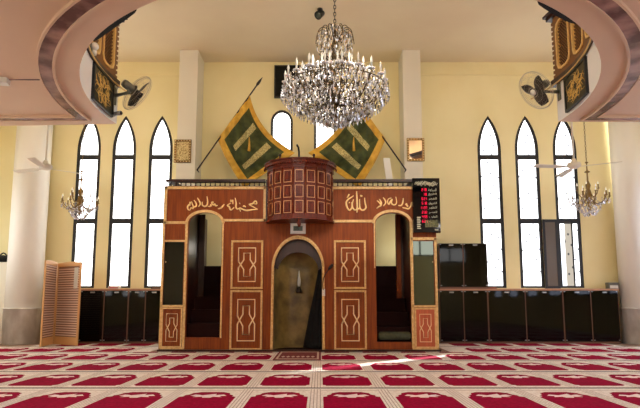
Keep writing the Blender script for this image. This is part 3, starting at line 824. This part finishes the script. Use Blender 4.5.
def textmesh(b, s_, x0, x1, z0, z1, y):
    cu=bpy.data.curves.new('txt','FONT'); cu.body=s_; cu.resolution_u=2
    o=bpy.data.objects.new('txt',cu); COL.objects.link(o)
    dg=bpy.context.evaluated_depsgraph_get(); dg.update()
    me=bpy.data.meshes.new_from_object(o.evaluated_get(dg))
    vs=[v.co.copy() for v in me.vertices]
    if vs:
        ax,bx=min(v.x for v in vs),max(v.x for v in vs); ay,by=min(v.y for v in vs),max(v.y for v in vs)
        k=min((x1-x0)/(bx-ax),(z1-z0)/(by-ay)*1.25); 
        b.add([(x1-(bx-v.x)*k, y, z0+(v.y-ay)*(z1-z0)/(by-ay)) for v in vs],[tuple(p.vertices) for p in me.polygons])
    bpy.data.objects.remove(o); bpy.data.meshes.remove(me); bpy.data.curves.remove(cu)
words=['الساعة','التاريخ','الفجر','الشروق','الظهر','العصر','المغرب','العشاء']
digs=['2:18','1:8','6:21','5:18','11:37','2:32','4:59','6:21']
tb=MB(); db=MB()
for i in range(8):
    zc=fz(191.0+i*4.45)
    textmesh(tb, shape(words[i]), fx(429), fx(437.2), zc-.026, zc+.026, YD-.003)
    wdt=.020; n=len(digs[i].replace(':',''))
    seg7(db, fx(427.6)-n*wdt*1.35-wdt*.5, zc-.022, wdt, .045, digs[i], YD-.001)
tb.build('prayer_names',M['scrtext'],t); db.build('red_digits',M['led'],t)
b=MB(); rnd=random.Random(11)
for k in range(16):
    x=fx(417+k*1.25); z=fz(184+rnd.random()*2)
    b.tube(smooth([Vector((x-.03,YD-.003,z-.03*rnd.random())),Vector((x,YD-.003,z+.03)),Vector((x+.02,YD-.003,z-.03)),Vector((x+.04,YD-.003,z+.02*rnd.random()))],4),.0045,5)
b.build('heading_ornament',M['scrtext'],t)
MB().box(fx(425),fx(438.2),YD-.003,YD,fz(228),fz(221)).build('screen_picture',M['scrolive'],t)
b=MB()
for k in range(7): b.box(fx(417),fx(420.8)-.01*(k%2),YD-.003,YD,fz(229.6-k*1.8),fz(228.6-k*1.8))
b.box(fx(434.5),fx(438),YD-.003,YD,fz(231),fz(230)); b.build('side_markings',M['scrtext'],t)

# green roll cushion on the lower step
xa,xb=fx(378),fx(409.5); zc=fz(336); 
b=MB(); b.tube([(xa,F+.045,zc),(xa+.02,F+.045,zc),(xb-.02,F+.045,zc),(xb,F+.045,zc)],[.045,.068,.068,.045],12)
tag(b.build('bolster_cushion',M['cushion']),'dark green bolster lying on the bottom step of the right doorway','cushion')

# white board and receiver on the rail
b=MB(); p0=Vector((X_(390,183,F+.5),F+.5,fz(186)+.0)); 
b.obox((X_(389,170,F+.5),F+.55,(fz(186)+Z_(157.5,F+.55))/2),(.06,0,.0),(0,.012,.0),(-.03,.05,(Z_(157.5,F+.55)-fz(186))/2))
tag(b.build('white_board_panel',M['white']),'narrow white board leaning behind the rail by the right pilaster','board')
b=MB().box(fx(165.5)+.05,fx(300)-.5,F+.07,F+.62,fz(187)-.03,fz(187)).build('deck',M['wooddk'],minbar); b=MB().box(fx(334),fx(437)-.05,F+.07,F+.62,fz(187)-.03,fz(187)); b.build('deck',M['wooddk'],minbar)

# ---------------------------------------------------------------- flags
def flag(mir, label):
    YF=10.48; mx=lambda px: 603-px if mir else px
    def pt(px,py,y=YF): x,z=at(mx(px),py,y); return Vector((x,y,z))
    t=thing('flag',label,'flag',tuple(pt(197,170)),'green flags crossed above the minbar')
    a=pt(197,170); c=pt(257,85)
    d=(c-a).normalized()
    MB().tube([a,a+(c-a)*.5,c],.015,8).build('pole',M['pole'],t)
    MB().tube([c-d*.02,c+d*.03,c+d*.1,c+d*.2],[.014,.032,.026,.002],8).build('finial',M['pole'],t)
    A,B,C_,D=(250,95.5),(217.5,139),(244,188),(295,153)
    n=44; vs=[];fs=[];ms=[]
    for i in range(n+1):
        u=i/n
        for j in range(n+1):
            v=j/n
            x=(A[0]*(1-u)+B[0]*u)*(1-v)+(D[0]*(1-u)+C_[0]*u)*v
            y=(A[1]*(1-u)+B[1]*u)*(1-v)+(D[1]*(1-u)+C_[1]*u)*v
            s_=4*v*(1-v)*(1-u); x-=9.5*s_*.8; y+=7.5*s_*.55
            s2=4*v*(1-v)*u; x-=1.0*s2; y+=1.5*s2
            dep=.07*math.sin(8*u+11*v)*(.3+v)+.035*math.sin(21*u-5*v)
            vs.append(pt(x,y,YF-.03+dep))
    q=MB(); band=MB(); 
    for i in range(n):
        for j in range(n):
            u=(i+.5)/n; v=(j+.5)/n; k=i*(n+1)+j
            w0=(.11,.11)
            if u<.08 or u>.87 or v<.12 or v>.90: m=1
            elif (abs(v-.36)<.05 and .14<u<.76) or (abs(v-.71)<.048 and .16<u<.80): m=2
            else: m=0
            fs.append((k,k+1,k+n+2,k+n+1)); ms.append(m)
    q.v=[tuple(p) for p in vs]; q.f=[list(f) for f in fs]; q.m=ms; q.s=[True]*len(fs)
    o=q.build('banner_cloth',[M['green'],M['flaggold'],M['flagband']],t)
    sd=o.modifiers.new('thick','SOLIDIFY'); sd.thickness=.008
    # hanging tassel
    b=MB(); b.tube([pt(249.2,137,YF-.12),pt(249.4,143,YF-.12),pt(249,151,YF-.12)],[.008,.018,.03],8); b.build('tassel',M['flaggold'],t)
    MB().tube([a,a+Vector((0,.17,0))],.012,6).build('bracket',M['pole'],t)
    return t
flag(False,'green flag with gold border and two script bands, spear tip showing, left of the chandelier')
flag(True,'green flag with gold border and two script bands, its top hidden by the chandelier')

# pictures on the pilasters
for (x0,x1,y0,y1,inner,nm,lab,cat) in ((174,191,139.5,162.5,M['parch'],'framed_calligraphy','small gold framed script hanging on the pilaster by the left windows','framed picture'),(407,424.5,138,161,M['mirror'],'wall_mirror','small gold framed mirror hanging on the pilaster by the white board','mirror')):
    YP=PF-.03; xa,xb=X_(x0,150,YP),X_(x1,150,YP); za,zb_=Z_(y1,YP),Z_(y0,YP)
    t=thing(nm,lab,cat,((xa+xb)/2,YP,za))
    MB().prism([rect(xa,xb,za,zb_),rect(xa+.045,xb-.045,za+.045,zb_-.045)],YP,YP+.029,FRONT).build('frame',M['brass'] if x0<300 else M['brass'],t)
    MB().box(xa+.04,xb-.04,YP+.012,YP+.024,za+.04,zb_-.04).build('picture' if x0<300 else 'glass',inner,t)
    g=MB()
    for i in range(9):
        for x in (xa+.022,xb-.022): g.octa((x,YP-.004,za+.03+(zb_-za-.06)*i/8),.012,.014)
    for i in range(6):
        for z in (za+.022,zb_-.022): g.octa((xa+.03+(xb-xa-.06)*i/5,YP-.004,z),.012,.012)
    g.build('frame_studs',M['goldlt'],t)

# black screen on the wall behind the chandelier
xa,xb=X_(274.5,83,W),X_(330,83,W); za,zb_=Z_(98.5,W),Z_(66.5,W)
t=thing('wall_mounted_screen','black flat screen on the wall behind the big chandelier','television',((xa+xb)/2,W-.03,za))
MB().box(xa,xb,W-.07,W-.001,za,zb_).build('case',M['black'],t)
MB().box(xa+.03,xb-.03,W-.074,W-.068,za+.03,zb_-.03).build('screen',M['blackgloss'],t)
# antenna on the pulpit
b=MB(); x0=X_(299,160,F+.12); b.tube([(x0,F+.12,fz(187)),(x0,F+.12,fz(150)),(x0-.01,F+.08,fz(146)),(x0-.03,F+.0,fz(145)),(x0-.02,F-.04,fz(147))],.017,6)
b.lathe([(.05,0),(.05,.02),(.01,.03)],(x0,F+.12,fz(187)),12)
tag(b.build('microphone_stand',M['fan_dark']),'thin dark microphone stand rising from the pulpit balcony','microphone stand')

# ---------------------------------------------------------------- cabinets
def cabinet(x0,x1,z0,z1,ndoor,label,group,shelf=2,y0=CF,y1=W-.012):
    t=thing('glass_cabinet',label,'cabinet',((x0+x1)/2,(y0+y1)/2,z0),group)
    b=MB(); w_=.025
    b.box(x0,x0+w_,y0+.02,y1,z0,z1).box(x1-w_,x1,y0+.02,y1,z0,z1).box(x0+w_,x1-w_,y0+.02,y1,z0,z0+.05).box(x0+w_,x1-w_,y0+.02,y1,z1-w_,z1).box(x0+w_,x1-w_,y1-.012,y1,z0+.05,z1-w_)
    b.build('carcass',M['cabin'],t)
    b=MB()
    for k in range(1,shelf): b.box(x0+w_,x1-w_,y0+.06,y1-.012,z0+(z1-z0)*k/shelf-.009,z0+(z1-z0)*k/shelf+.009)
    b.build('shelf',M['cabwood'],t)
    b=MB().box((x0+x1)/2-.007,(x0+x1)/2+.007,y0+.0,y0+.02,z0,z1).box(x0,x0+.018,y0+.006,y0+.02,z0,z1).box(x1-.018,x1,y0+.006,y0+.02,z0,z1).box(x0,x1,y0+.006,y0+.02,z0,z0+.035); b.build('front_edge',M['cabwood'],t)
    dw=(x1-x0)/ndoor
    for k in range(ndoor):
        a=x0+k*dw; d=MB().box(a+.012,a+dw-.012,y0-.0,y0+.006,z0+.04,z1-.008).build('glass_door',M['cabglass'],t)
        hx=a+dw/2-.05 if ndoor==1 else a+dw/2-.04
        q=MB().box(hx,hx+.09,y0-.01,y0-.0,z1-.05,z1-.022); q.build('door_label' if False else 'door_handle',M['chrome'],d)
        q=MB(); 
        for zz in (z0+.055,z1-.03):
            q.box(a+.014,a+.045,y0-.006,y0,zz,zz+.018).box(a+dw-.045,a+dw-.014,y0-.006,y0,zz,zz+.018)
        q.build('hinge',M['chrome'],d)
    return t
zt_=Z_(290.5,CF)
cxs=lambda px: X_(px,320,CF)
cabinet(cxs(79),cxs(127.3),.009,zt_,2,'low black glass cabinet beside the folding screen','low glass cabinets')
cabinet(cxs(127.5),cxs(161.5),.009,zt_,2,'low black glass cabinet between the other one and the minbar','low glass cabinets')
cabinet(cxs(440),cxs(488.5),.009,zt_,2,'low black glass cabinet directly under the tall upper cabinet','low glass cabinets')
cabinet(cxs(488.8),cxs(564),.009,zt_,2,'low wide black glass cabinet under the sash window','low glass cabinets')
cabinet(cxs(564.3),cxs(620),.009,zt_,2,'low black glass cabinet beside the round column at the wall corner','low glass cabinets')
b=MB().box(cxs(78),cxs(161.8),CF-.02,W-.01,zt_,zt_+.035); tag(b.build('worktop',M['top']),'long light wooden top over the cabinets by the folding screen','worktop')
b=MB().box(cxs(439.5),cxs(621),CF-.02,W-.01,zt_,zt_+.035); tag(b.build('worktop',M['top']),'long light wooden top over the cabinets by the marble-based column and open sash','worktop')
cabinet(cxs(440)+.02,X_(487.5,265,CF+.02),zt_+.036,Z_(243.3,CF+.02),2,'upper black glass cabinet standing on the low one beside the minbar',None,2,CF+.02)
def smallbox(px0,px1,py0,py1,Y,dep,m,nm,lab,cat,mi2=None):
    z=zt_+.0355; xa,xb=X_(px0,(py0+py1)/2,Y),X_(px1,(py0+py1)/2,Y); zz=Z_(py0,Y)
    t=thing(nm,lab,cat,((xa+xb)/2,Y+dep/2,z)); MB().box(xa,xb,Y,Y+dep,z,zz).build('box_body' if cat!='books' else 'book_block',m,t)
    MB().box(xa+.02,xb-.02,Y-.003,Y,z+.01,z+(zz-z)*.55).build('front_print',mi2 or M['redp'],t); return t
smallbox(108,119,286,290,CF+.05,.11,M['white'],'tissue_box','small white and red box on the cabinet top under the windows','box')
smallbox(151,161,286.2,291,CF+.05,.15,M['black'],'black_box','small black box on the cabinet top against the minbar','box',M['book'])
smallbox(487,497,287,290,CF+.06,.12,M['book'],'book','flat brown book lying on the cabinet top beside the upper cabinet','book',M['redp'])
smallbox(609,619,282.5,290,CF+.08,.14,M['fan_grey'],'small_case','small grey case on the cabinet top next to the column','case',M['white'])
# framed sheet inside the upper cabinet
b=MB().box(X_(461,265,CF+.08),X_(469.5,265,CF+.08),CF+.08,CF+.10,Z_(272,CF+.08),Z_(257.5,CF+.08)); 
tag(b.build('brown_book_cover',M['book']),'brown book standing behind the glass of the upper cabinet','book')
# bag on ledge
zl=Z_(262,10.75)
b=MB(); n=12; 
b.lathe([(.0,0),(.17,0),(.20,.05),(.15,.11),(.07,.14),(.0,.15)],(X_(2,262,10.85),10.88,zl),18)
b.tube(smooth([Vector((X_(2,262,10.85)-.1,10.88,zl+.1)),Vector((X_(2,262,10.85),10.88,zl+.19)),Vector((X_(2,262,10.85)+.12,10.88,zl+.09))],6),.015,6)
tag(b.build('black_bag',M['cloth']),'small black bag on the plaster ledge behind the round column','bag')

# ---------------------------------------------------------------- folding screen
P0=Vector((*ground(40,347,.012),0)); P1=Vector((*ground(53,343.9,.012),0)); P2=Vector((*ground(77.5,345.6,.012),0))
t=thing('folding_screen','two-leaf light wooden folding screen between the column and low cabinets','folding screen',tuple((P0+P2)/2+Vector((0,0,.012))))
def leaf(A,B,ztop):
    d=(B-A).normalized(); n=Vector((d.y,-d.x,0)); L=(B-A).length
    f=lambda s_,z,dd: tuple(A+d*s_+n*dd+Vector((0,0,z)))
    fw=.042
    pts=[(0.01,.012),(L-.01,.012),(L-.01,ztop)]+[(L-.01-(L-.02)*i/10, ztop+.02*math.sin(PI*i/10)**2) for i in range(1,10)]+[(.01,ztop)]
    b=MB(); b.prism([pts, rect(fw,L-fw,.16,ztop-.07)], -.014,.014, f); o=b.build('screen_leaf',M['screenwood'],t)
    b=MB(); b.prism([rect(fw-.005,L-fw+.005,.155,ztop-.065)], -.003,.003, f, 1)
    k=0; z=.18
    while z<ztop-.1:
        b.prism([rect(fw,L-fw,z,z+.022)], .003,.009, f); b.prism([rect(fw,L-fw,z,z+.022)], -.009,-.003, f); z+=.045
    b.build('louvres',[M['screenpaper'],M['screenback']],o)
    return o,f,L
ztp=Z_(262,P2.y)
leaf(P0,P1-Vector((.01,0,0)),ztp+.01); o,f,L=leaf(P1+Vector((.012,0,0)),P2,ztp)
b=MB(); b.prism([rect(L*.74,L*.88,ztp-.50,ztp-.10)], -.018,.018, f)
b.build('paper_notice',M['white'],o)
b=MB(); b.tube([P1+Vector((0,0,.3)),P1+Vector((0,0,.4))],.012,6); b.tube([P1+Vector((0,0,1.2)),P1+Vector((0,0,1.3))],.012,6); b.build('hinge',M['brass'],t)

# ---------------------------------------------------------------- chandeliers
def crystals(b, gen, n, rmin, rmax, h, nm=3):
    for _ in range(n):
        p=gen(); r=random.uniform(rmin,rmax); b.octa(p, r, r*h*random.uniform(.8,1.6), random.choice([0,0,0,1,1,2]), 4, random.random()*PI)
def big_chandelier():
    cx,cy=CX-.02,CY
    zt=Z_(27,CY); zb=Z_(128,CY)
    H=zt-zb
    z=lambda py: Z_(py,CY)
    t=thing('crystal_chandelier','huge tiered crystal chandelier hanging in front of the minbar','chandelier',(cx,cy,zb))
    # chain links
    b=MB(); zz=zt
    k=0
    while zz<ZC-.08:
        an=0 if k%2 else PI/2
        pts=[(cx+.018*math.cos(an)*math.cos(q*PI/4), cy+.018*math.sin(an)*math.cos(q*PI/4), zz+.035+.035*math.sin(q*PI/4)) for q in range(8)]
        b.tube(pts,.006,5,closed=True); zz+=.055; k+=1
    b.build('chain',M['fan_dark'],t)
    MB().lathe([(.0,ZC-.1),(.03,ZC-.1),(.09,ZC-.02),(.1,ZC)],(cx,cy,0),16).build('ceiling_rose',M['bronze'],t)
    MB().lathe([(.0,z(128)),(.03,z(125)),(.015,z(122)),(.05,z(117)),(.025,z(110)),(.06,z(104)),(.03,z(97)),(.09,z(90)),(.03,z(84)),(.05,z(76)),(.02,z(70)),(.07,z(63)),(.02,z(58)),(.03,z(50)),(.015,z(40)),(.03,z(32)),(.0,z(27))],(cx,cy,0),14).build('stem',M['bronze'],t)
    # arms + candles (two tiers)
    for tier,(n,R,za,zc_,zk) in enumerate(((20,.72,z(104),z(84),z(84.5)),(12,.50,z(96),z(76),z(78)),(8,.30,z(84),z(66),z(71)))):
        for i in range(n):
            a=2*PI*(i+.5*(tier%2))/n+.1; ca,sa=math.cos(a),math.sin(a)
            P=[(.05,za+.02),(R*.35,za-.07),(R*.7,za-.02),(R*.98,zk-.05),(R,zk)]
            MB().tube(smooth([Vector((cx+r*ca,cy+r*sa,q)) for r,q in P],4),.010,6).build('arm',M['bronze'],t)
            c=MB().lathe([(.0,zk-.01),(.045,zk+.0),(.05,zk+.015),(.015,zk+.02)],(cx+R*ca,cy+R*sa,0),8).build('candle_cup',M['crystal'],t)
            cc=MB().lathe([(.012,zk+.02),(.014,zk+.10),(.017,zk+.105),(.017,zk+.13),(.008,zk+.17),(.0,zk+.19)],(cx+R*ca,cy+R*sa,0),8).build('candle',M['candle'],t)
    # upper crown: arching sprays
    b=MB()
    for i in range(16):
        a=2*PI*i/16; ca,sa=math.cos(a),math.sin(a)
        P=[(.03,z(60)),(.06,z(42)),(.15,z(30)),(.25,z(33)),(.28,z(44))]
        b.tube(smooth([Vector((cx+r*ca,cy+r*sa,q)) for r,q in P],4),.006,5)
        P=[(.05,z(72)),(.10,z(62)),(.17,z(60)),(.2,z(66))]
        b.tube(smooth([Vector((cx+r*ca,cy+r*sa,q)) for r,q in P],4),.009,5)
    b.build('crown_sprays',M['bronze'],t)
    for (ra,pyy) in ((.50,96),(.30,108),(.74,90)):
        MB().tube([(cx+ra*math.cos(2*PI*i/32),cy+ra*math.sin(2*PI*i/32),z(pyy)) for i in range(32)],.008,5,closed=True).build('ring',M['bronze'],t)
    b=MB()
    prof=[(128,.02),(122,.16),(116,.38),(110,.55),(103,.69),(95,.775),(88,.77),(82,.70),(77,.55),(72,.34)]
    def R(py):
        for (p0,r0),(p1,r1) in zip(prof,prof[1:]):
            if p1<=py<=p0: return r0+(r1-r0)*(p0-py)/(p0-p1)
        return .3
    def g1():
        py=73+55*random.random()**.85; a=random.random()*2*PI; r=R(py)*(1-.55*random.random()**2)
        return (cx+r*math.cos(a),cy+r*math.sin(a),z(py))
    crystals(b,g1,2900,.007,.016,2.0)
    def g2():
        py=29+35*random.random(); rr=.10+.17*min(1,(py-27)/12) if py<48 else .27-.14*(py-48)/16
        a=random.random()*2*PI; r=rr*(1-.4*random.random()**2); return (cx+r*math.cos(a),cy+r*math.sin(a),z(py))
    crystals(b,g2,520,.006,.013,2.2)
    # strings of pear drops along the lowest rings
    for (ra,pyy,n) in ((.775,93,60),(.68,101,54),(.54,108,44),(.34,114,30),(.14,119,14)):
        for i in range(n):
            a=2*PI*i/n
            for k in range(3): b.octa((cx+ra*math.cos(a),cy+ra*math.sin(a),z(pyy)-.02-.035*k),.008+.004*k,.016+.006*k,(i+k)%3%2,4,a)
    o=b.build('crystal_drops',[M['crystal'],M['crystal2'],M['crystal3']],t); o['kind']='stuff'
    return t
big_chandelier()
def small_chandelier(cx,cy,zt,zb,Rr,label):
    H=zt-zb; z=lambda q: zb+H*q
    t=thing('brass_chandelier',label,'chandelier',(cx,cy,zb),'small brass chandeliers')
    b=MB(); zz=zt; k=0
    while zz<ZC-.05:
        an=0 if k%2 else PI/2
        pts=[(cx+.012*math.cos(an)*math.cos(q*PI/3), cy+.012*math.sin(an)*math.cos(q*PI/3), zz+.03+.03*math.sin(q*PI/3)) for q in range(6)]
        b.tube(pts,.004,4,closed=True); zz+=.048; k+=1
    b.build('chain',M['brass'],t)
    MB().lathe([(.0,z(.08)),(.02,z(.1)),(.04,z(.16)),(.015,z(.22)),(.05,z(.32)),(.06,z(.38)),(.02,z(.46)),(.045,z(.56)),(.015,z(.64)),(.012,z(.78)),(.05,z(.80)),(.012,z(.83)),(.008,z(.95)),(.03,z(.97)),(.0,z(1.0))],(cx,cy,0),12).build('stem',M['brass'],t)
    for n,R_,zo in ((10,Rr*.93,0),(5,Rr*.5,.14)):
        for i in range(n):
            a=2*PI*i/n+.2+zo; ca,sa=math.cos(a),math.sin(a)
            P=[(.03,z(.34+zo)),(R_*.4,z(.22+zo)),(R_*.8,z(.24+zo)),(R_,z(.34+zo))]
            MB().tube(smooth([Vector((cx+r*ca,cy+r*sa,q)) for r,q in P],4),.008,5).build('arm',M['brass'],t)
            x,y=cx+R_*ca,cy+R_*sa; zk=z(.34+zo)
            MB().lathe([(.0,zk-.01),(.03,zk+.005),(.01,zk+.01),(.009,zk+.075)],(x,y,0),7).build('candle',M['brass'],t)
            MB().lathe([(.008,zk+.075),(.011,zk+.095),(.0,zk+.14)],(x,y,0),7).build('candle_bulb',M['bulb'],t)
    b=MB()
    for i in range(20):
        a=2*PI*i/20+.2
        for k in range(2): b.octa((cx+Rr*.93*math.cos(a),cy+Rr*.93*math.sin(a),z(.28)-.03*k),.010,.017,0,4,a)
    def g():
        q=random.random(); r=Rr*(.25+.6*q)*random.uniform(.8,1); a=random.random()*2*PI; return (cx+r*math.cos(a),cy+r*math.sin(a),z(.02+.26*q))
    crystals(b,g,230,.008,.015,1.6)
    o=b.build('crystal_drops',[M['crystal'],M['crystal'],M['crystal2']],t); o['kind']='stuff'
    return t
yl=9.6; small_chandelier(X_(80.5,195,yl),yl,Z_(170,yl),Z_(220,yl),.33,'small brass candle chandelier hanging in front of the windows beside the folding screen')
yr=9.2; small_chandelier(X_(588.5,195,yr),yr,Z_(161,yr),Z_(217,yr),.345,'small brass candle chandelier hanging by the open-sash window, close to the bright column')

# ---------------------------------------------------------------- ceiling fans
def ceiling_fan(cx,cy,zc,angs,label,R_=.70,tilt=0):
    t=thing('ceiling_fan',label,'ceiling fan',(cx,cy,zc-.08),'white ceiling fans')
    MB().lathe([(.017,zc+.08),(.017,ZC)],(cx,cy,0),8).build('rod',M['fan_white'],t)
    MB().lathe([(.0,zc-.06),(.05,zc-.06),(.10,zc-.035),(.115,zc),(.10,zc+.035),(.05,zc+.05),(.035,zc+.1),(.012,zc+.12)],(cx,cy,0),20).build('motor',M['fan_white'],t)
    for a in angs:
        a=math.radians(a); d=Vector((math.cos(a),math.sin(a),0)); s_=Vector((-d.y,d.x,.18)).normalized()
        o=Vector((cx,cy,zc-.035))
        loop=[(.09,-.02),(.18,-.03),(.22,-.055),(R_,-.065),(R_+.01,-.02),(R_+.01,.02),(R_,.06),(.22,.05),(.18,.03),(.09,.02)]
        f=lambda u,v,dd,d=d,s_=s_,o=o: tuple(o+d*u+s_*v+Vector((0,0,dd)))
        MB().prism([loop],-.004,.004,f).build('blade',M['fan_white'],t)
Y1=9.25; x,z=at(45.5,166.5,Y1); ceiling_fan(x,Y1,z,(40,160,280),'white three-blade ceiling fan hanging in front of the round column by the screen')
Y1=8.9; x,z=at(574,165,Y1); ceiling_fan(x,Y1,z,(-30,86,187),'white three-blade ceiling fan hanging next to the chandelier by the open sash')

# ---------------------------------------------------------------- wall fans on the gallery edge
def wall_fan(c, nrm, Rg, mount, label, hubcol):
    c=Vector(c); nrm=Vector(nrm).normalized(); mount=Vector(mount)
    t=thing('wall_fan',label,'fan',tuple(mount),'wall fans at the gallery corners')
    ex=nrm.cross(Vector((0,0,1))).normalized(); ey=ex.cross(nrm).normalized()
    b=MB()
    def ring(r,off,w_): b.tube([c+nrm*off+(ex*math.cos(2*PI*i/40)+ey*math.sin(2*PI*i/40))*r for i in range(40)],w_,4,closed=True)
    ring(Rg,.0,.006); ring(Rg*.985,.025,.003); ring(Rg*.985,-.025,.003); ring(Rg*.8,.05,.0015); ring(Rg*.55,.06,.0015); ring(Rg*.25,.065,.004); ring(Rg*.7,-.06,.0015); ring(Rg*.3,-.07,.004)
    for i in range(48):
        a=2*PI*i/48; d=ex*math.cos(a)+ey*math.sin(a)
        b.tube([c+nrm*.065+d*Rg*.22,c+nrm*.055+d*Rg*.7,c+d*Rg],.0010,3)
        b.tube([c-nrm*.07+d*Rg*.28,c-nrm*.06+d*Rg*.7,c+d*Rg],.0010,3)
    b.build('guard',M['wire'],t)
    for k in range(3):
        a=k*2*PI/3+.5; vs=[];fs=[]
        for i in range(9):
            r=Rg*(.14+.70*i/8); wd=Rg*(.28+.30*math.sin(PI*min(1,i/8*.9+.05)))
            for j in range(5):
                th=a+(j/4-.5)*2*wd/r*.6; vs.append(c+(ex*math.cos(th)+ey*math.sin(th))*r+nrm*((j/4-.5)*.05))
        for i in range(8):
            for j in range(4): q=i*5+j; fs.append((q,q+1,q+6,q+5))
        m=MB(); m.add(vs,fs,0,True); o=m.build('blade',M['fan_dark'],t); sd=o.modifiers.new('thick','SOLIDIFY'); sd.thickness=.004
    MB().lathe([(.0,-.03),(.045,-.03),(.045,.03),(.03,.05),(.0,.055)],c,16,axis=nrm).build('hub',M['fan_dark'],t)
    MB().lathe([(.0,.072),(.05,.072),(.05,.060),(.0,.058)],c,16,axis=nrm).build('badge',hubcol,t)
    MB().lathe([(.0,-.26),(.05,-.255),(.062,-.22),(.062,-.10),(.05,-.075),(.0,-.075)],c,16,axis=nrm).build('motor',M['fan_grey'],t)
    j=c-nrm*.15-Vector((0,0,.09))
    b=MB(); b.tube([c-nrm*.17-Vector((0,0,.03)),j,(j*.6+mount*.4),mount],[.03,.03,.022,.03],8)
    b.build('arm',M['fan_grey'],t)
    b=MB(); b.obox(mount,(.02,0,0),(0,.045,0),(0,0,.13)); b.build('mount_plate',M['fan_grey'],t)
yl=7.85; x,z=at(137,93,yl); mx_,mz=at(113.5,96,yl)
def nrm_(p,ix,iy,c):
    v=(Vector(p)-Vector((0,0,CH))).normalized(); r=v.cross(Vector((0,0,1))).normalized(); u=r.cross(v)
    d=(r*ix+u*iy).normalized(); return d*math.sqrt(1-c*c)+v*c
wall_fan((x,yl,z),nrm_((x,yl,z),.83,-.55,.38),.295,(mx_+.01,yl,mz),'grey wall fan turned sideways beside the calligraphy board, motor facing the white bulb',M['fan_dark'])
yr=7.8; x,z=at(536,90.5,yr); mx_,mz=at(558,92,yr)
wall_fan((x,yr,z),nrm_((x,yr,z),-.86,-.5,-.66),.30,(mx_+.03,yr,mz),'grey wall fan facing the camera with pale centre badge, beside a calligraphy board',M['white'])
# security camera under the left fan
yl=7.9; x,z=at(117,115,yl)
t=thing('security_camera','small silver camera on a bracket below the sideways wall fan','camera',(x,yl,z))
MB().tube([(x-.05,yl,z+.02),(x+.08,yl-.06,z+.01)],[.03,.034],10).build('camera_body',M['chrome'],t)
MB().tube([(x+.081,yl-.06,z+.01),(x+.087,yl-.064,z+.01)],.026,10).build('lens',M['black'],t)
MB().tube([(x-.07,yl-.01,z-.04),(x-.02,yl,z+.0)],.012,6).box(x-.14,x-.05,yl-.03,yl+.02,z-.05,z-.02).build('bracket',M['chrome'],t)
# spotlights on the ceiling
x,z=at(320,9,1); yy=(ZC-CH)/(Z_(9,1)-CH)
t=thing('ceiling_spotlight','small black spotlight on the ceiling beside the chandelier chain','spotlight',(X_(320,9,yy),yy,ZC-.02))
cx_=X_(320,9,yy)
MB().lathe([(.05,ZC-.02),(.05,ZC)],(cx_,yy,0),12).build('base',M['black'],t)
b=MB(); c=Vector((cx_,yy,ZC-.10)); b.lathe([(.0,-.08),(.05,-.08),(.07,.05),(.075,.07),(.065,.07),(.05,.0),(.0,.0)],c,14,axis=(-.5,-.5,-.6)); b.tube([c,Vector((cx_,yy,ZC-.01))],.012,6); b.build('head',M['black'],t)
MB().lathe([(.0,.045),(.06,.045),(.06,.05),(.0,.05)],c,14,axis=(-.5,-.5,-.6)).build('lens',M['lcd'],t)

# ---------------------------------------------------------------- lights
def area(name,loc,rot,sx,sy,e,c):
    l=bpy.data.lights.new(name,'AREA'); l.shape='RECTANGLE'; l.size=sx; l.size_y=sy; l.energy=e; l.color=c
    o=bpy.data.objects.new(name,l); COL.objects.link(o); o.location=loc; o.rotation_euler=rot; return o
def point(name,loc,e,c,r=.1):
    l=bpy.data.lights.new(name,'POINT'); l.energy=e; l.color=c; l.shadow_soft_size=r
    o=bpy.data.objects.new(name,l); COL.objects.link(o); o.location=loc; return o
WARM=(1,.86,.62)
for i in range(6):
    a=2*PI*i/6; point('chandelier_light',(CX-.02+.62*math.cos(a),CY+.62*math.sin(a),Z_(72,CY)),5,(1,.93,.8),.08)
# added fill lamps under the gallery, out of view above the near rows
for (x,y) in ((-4.5,2.0),(4.5,2.0),(0,1.5),(-4.5,-1),(4.5,-1)):
    area('gallery_fill',(x,y,SZ-.02),(0,0,0),.6,.6,45,(1,.96,.92))
point('passage_fill',(-1.7,10.75,1.9),4,(1,.95,.86),.1); point('passage_fill',(1.55,10.75,1.9),4,(1,.95,.86),.1)  # fill without a fitting, added to brighten the wall behind the doorways
# added fill near the ceiling, out of view, to brighten the upper hall
for (x,y) in ((-3.5,1.5),(3.5,1.5),(0,.5)):
    area('upper_hall_fill',(x,y,ZC-.05),(0,0,0),1.2,.4,330,(1,.96,.88))
sl=bpy.data.lights.new('sun','SUN'); sl.energy=80; sl.angle=math.radians(2.6); sl.color=(1,.97,.95)
so=bpy.data.objects.new('sun',sl); COL.objects.link(so)
d=Vector((-1.98,-1.77,0)).normalized(); d=Vector((d.x,d.y,-math.tan(math.radians(16.8)))).normalized()
so.rotation_euler=d.to_track_quat('-Z','Y').to_euler(); so.location=(9,15,5)
w_=bpy.data.worlds.new('world'); SC.world=w_; w_.use_nodes=True
w_.node_tree.nodes['Background'].inputs[0].default_value=(.9,.95,1,1); w_.node_tree.nodes['Background'].inputs[1].default_value=2.5

# ---------------------------------------------------------------- camera
cd=bpy.data.cameras.new('camera'); cd.sensor_width=36; cd.lens=FPX*36/640; cd.shift_y=(CYP-204)/640; cd.clip_end=100
co=bpy.data.objects.new('camera',cd); COL.objects.link(co); co.location=(0,0,CH); co.rotation_euler=(PI/2+PITCH,0,0)
SC.camera=co
SC.view_settings.view_transform='Standard'; SC.view_settings.look='None'; SC.view_settings.gamma=1; SC.view_settings.exposure=0
SC.view_settings.use_curve_mapping=False
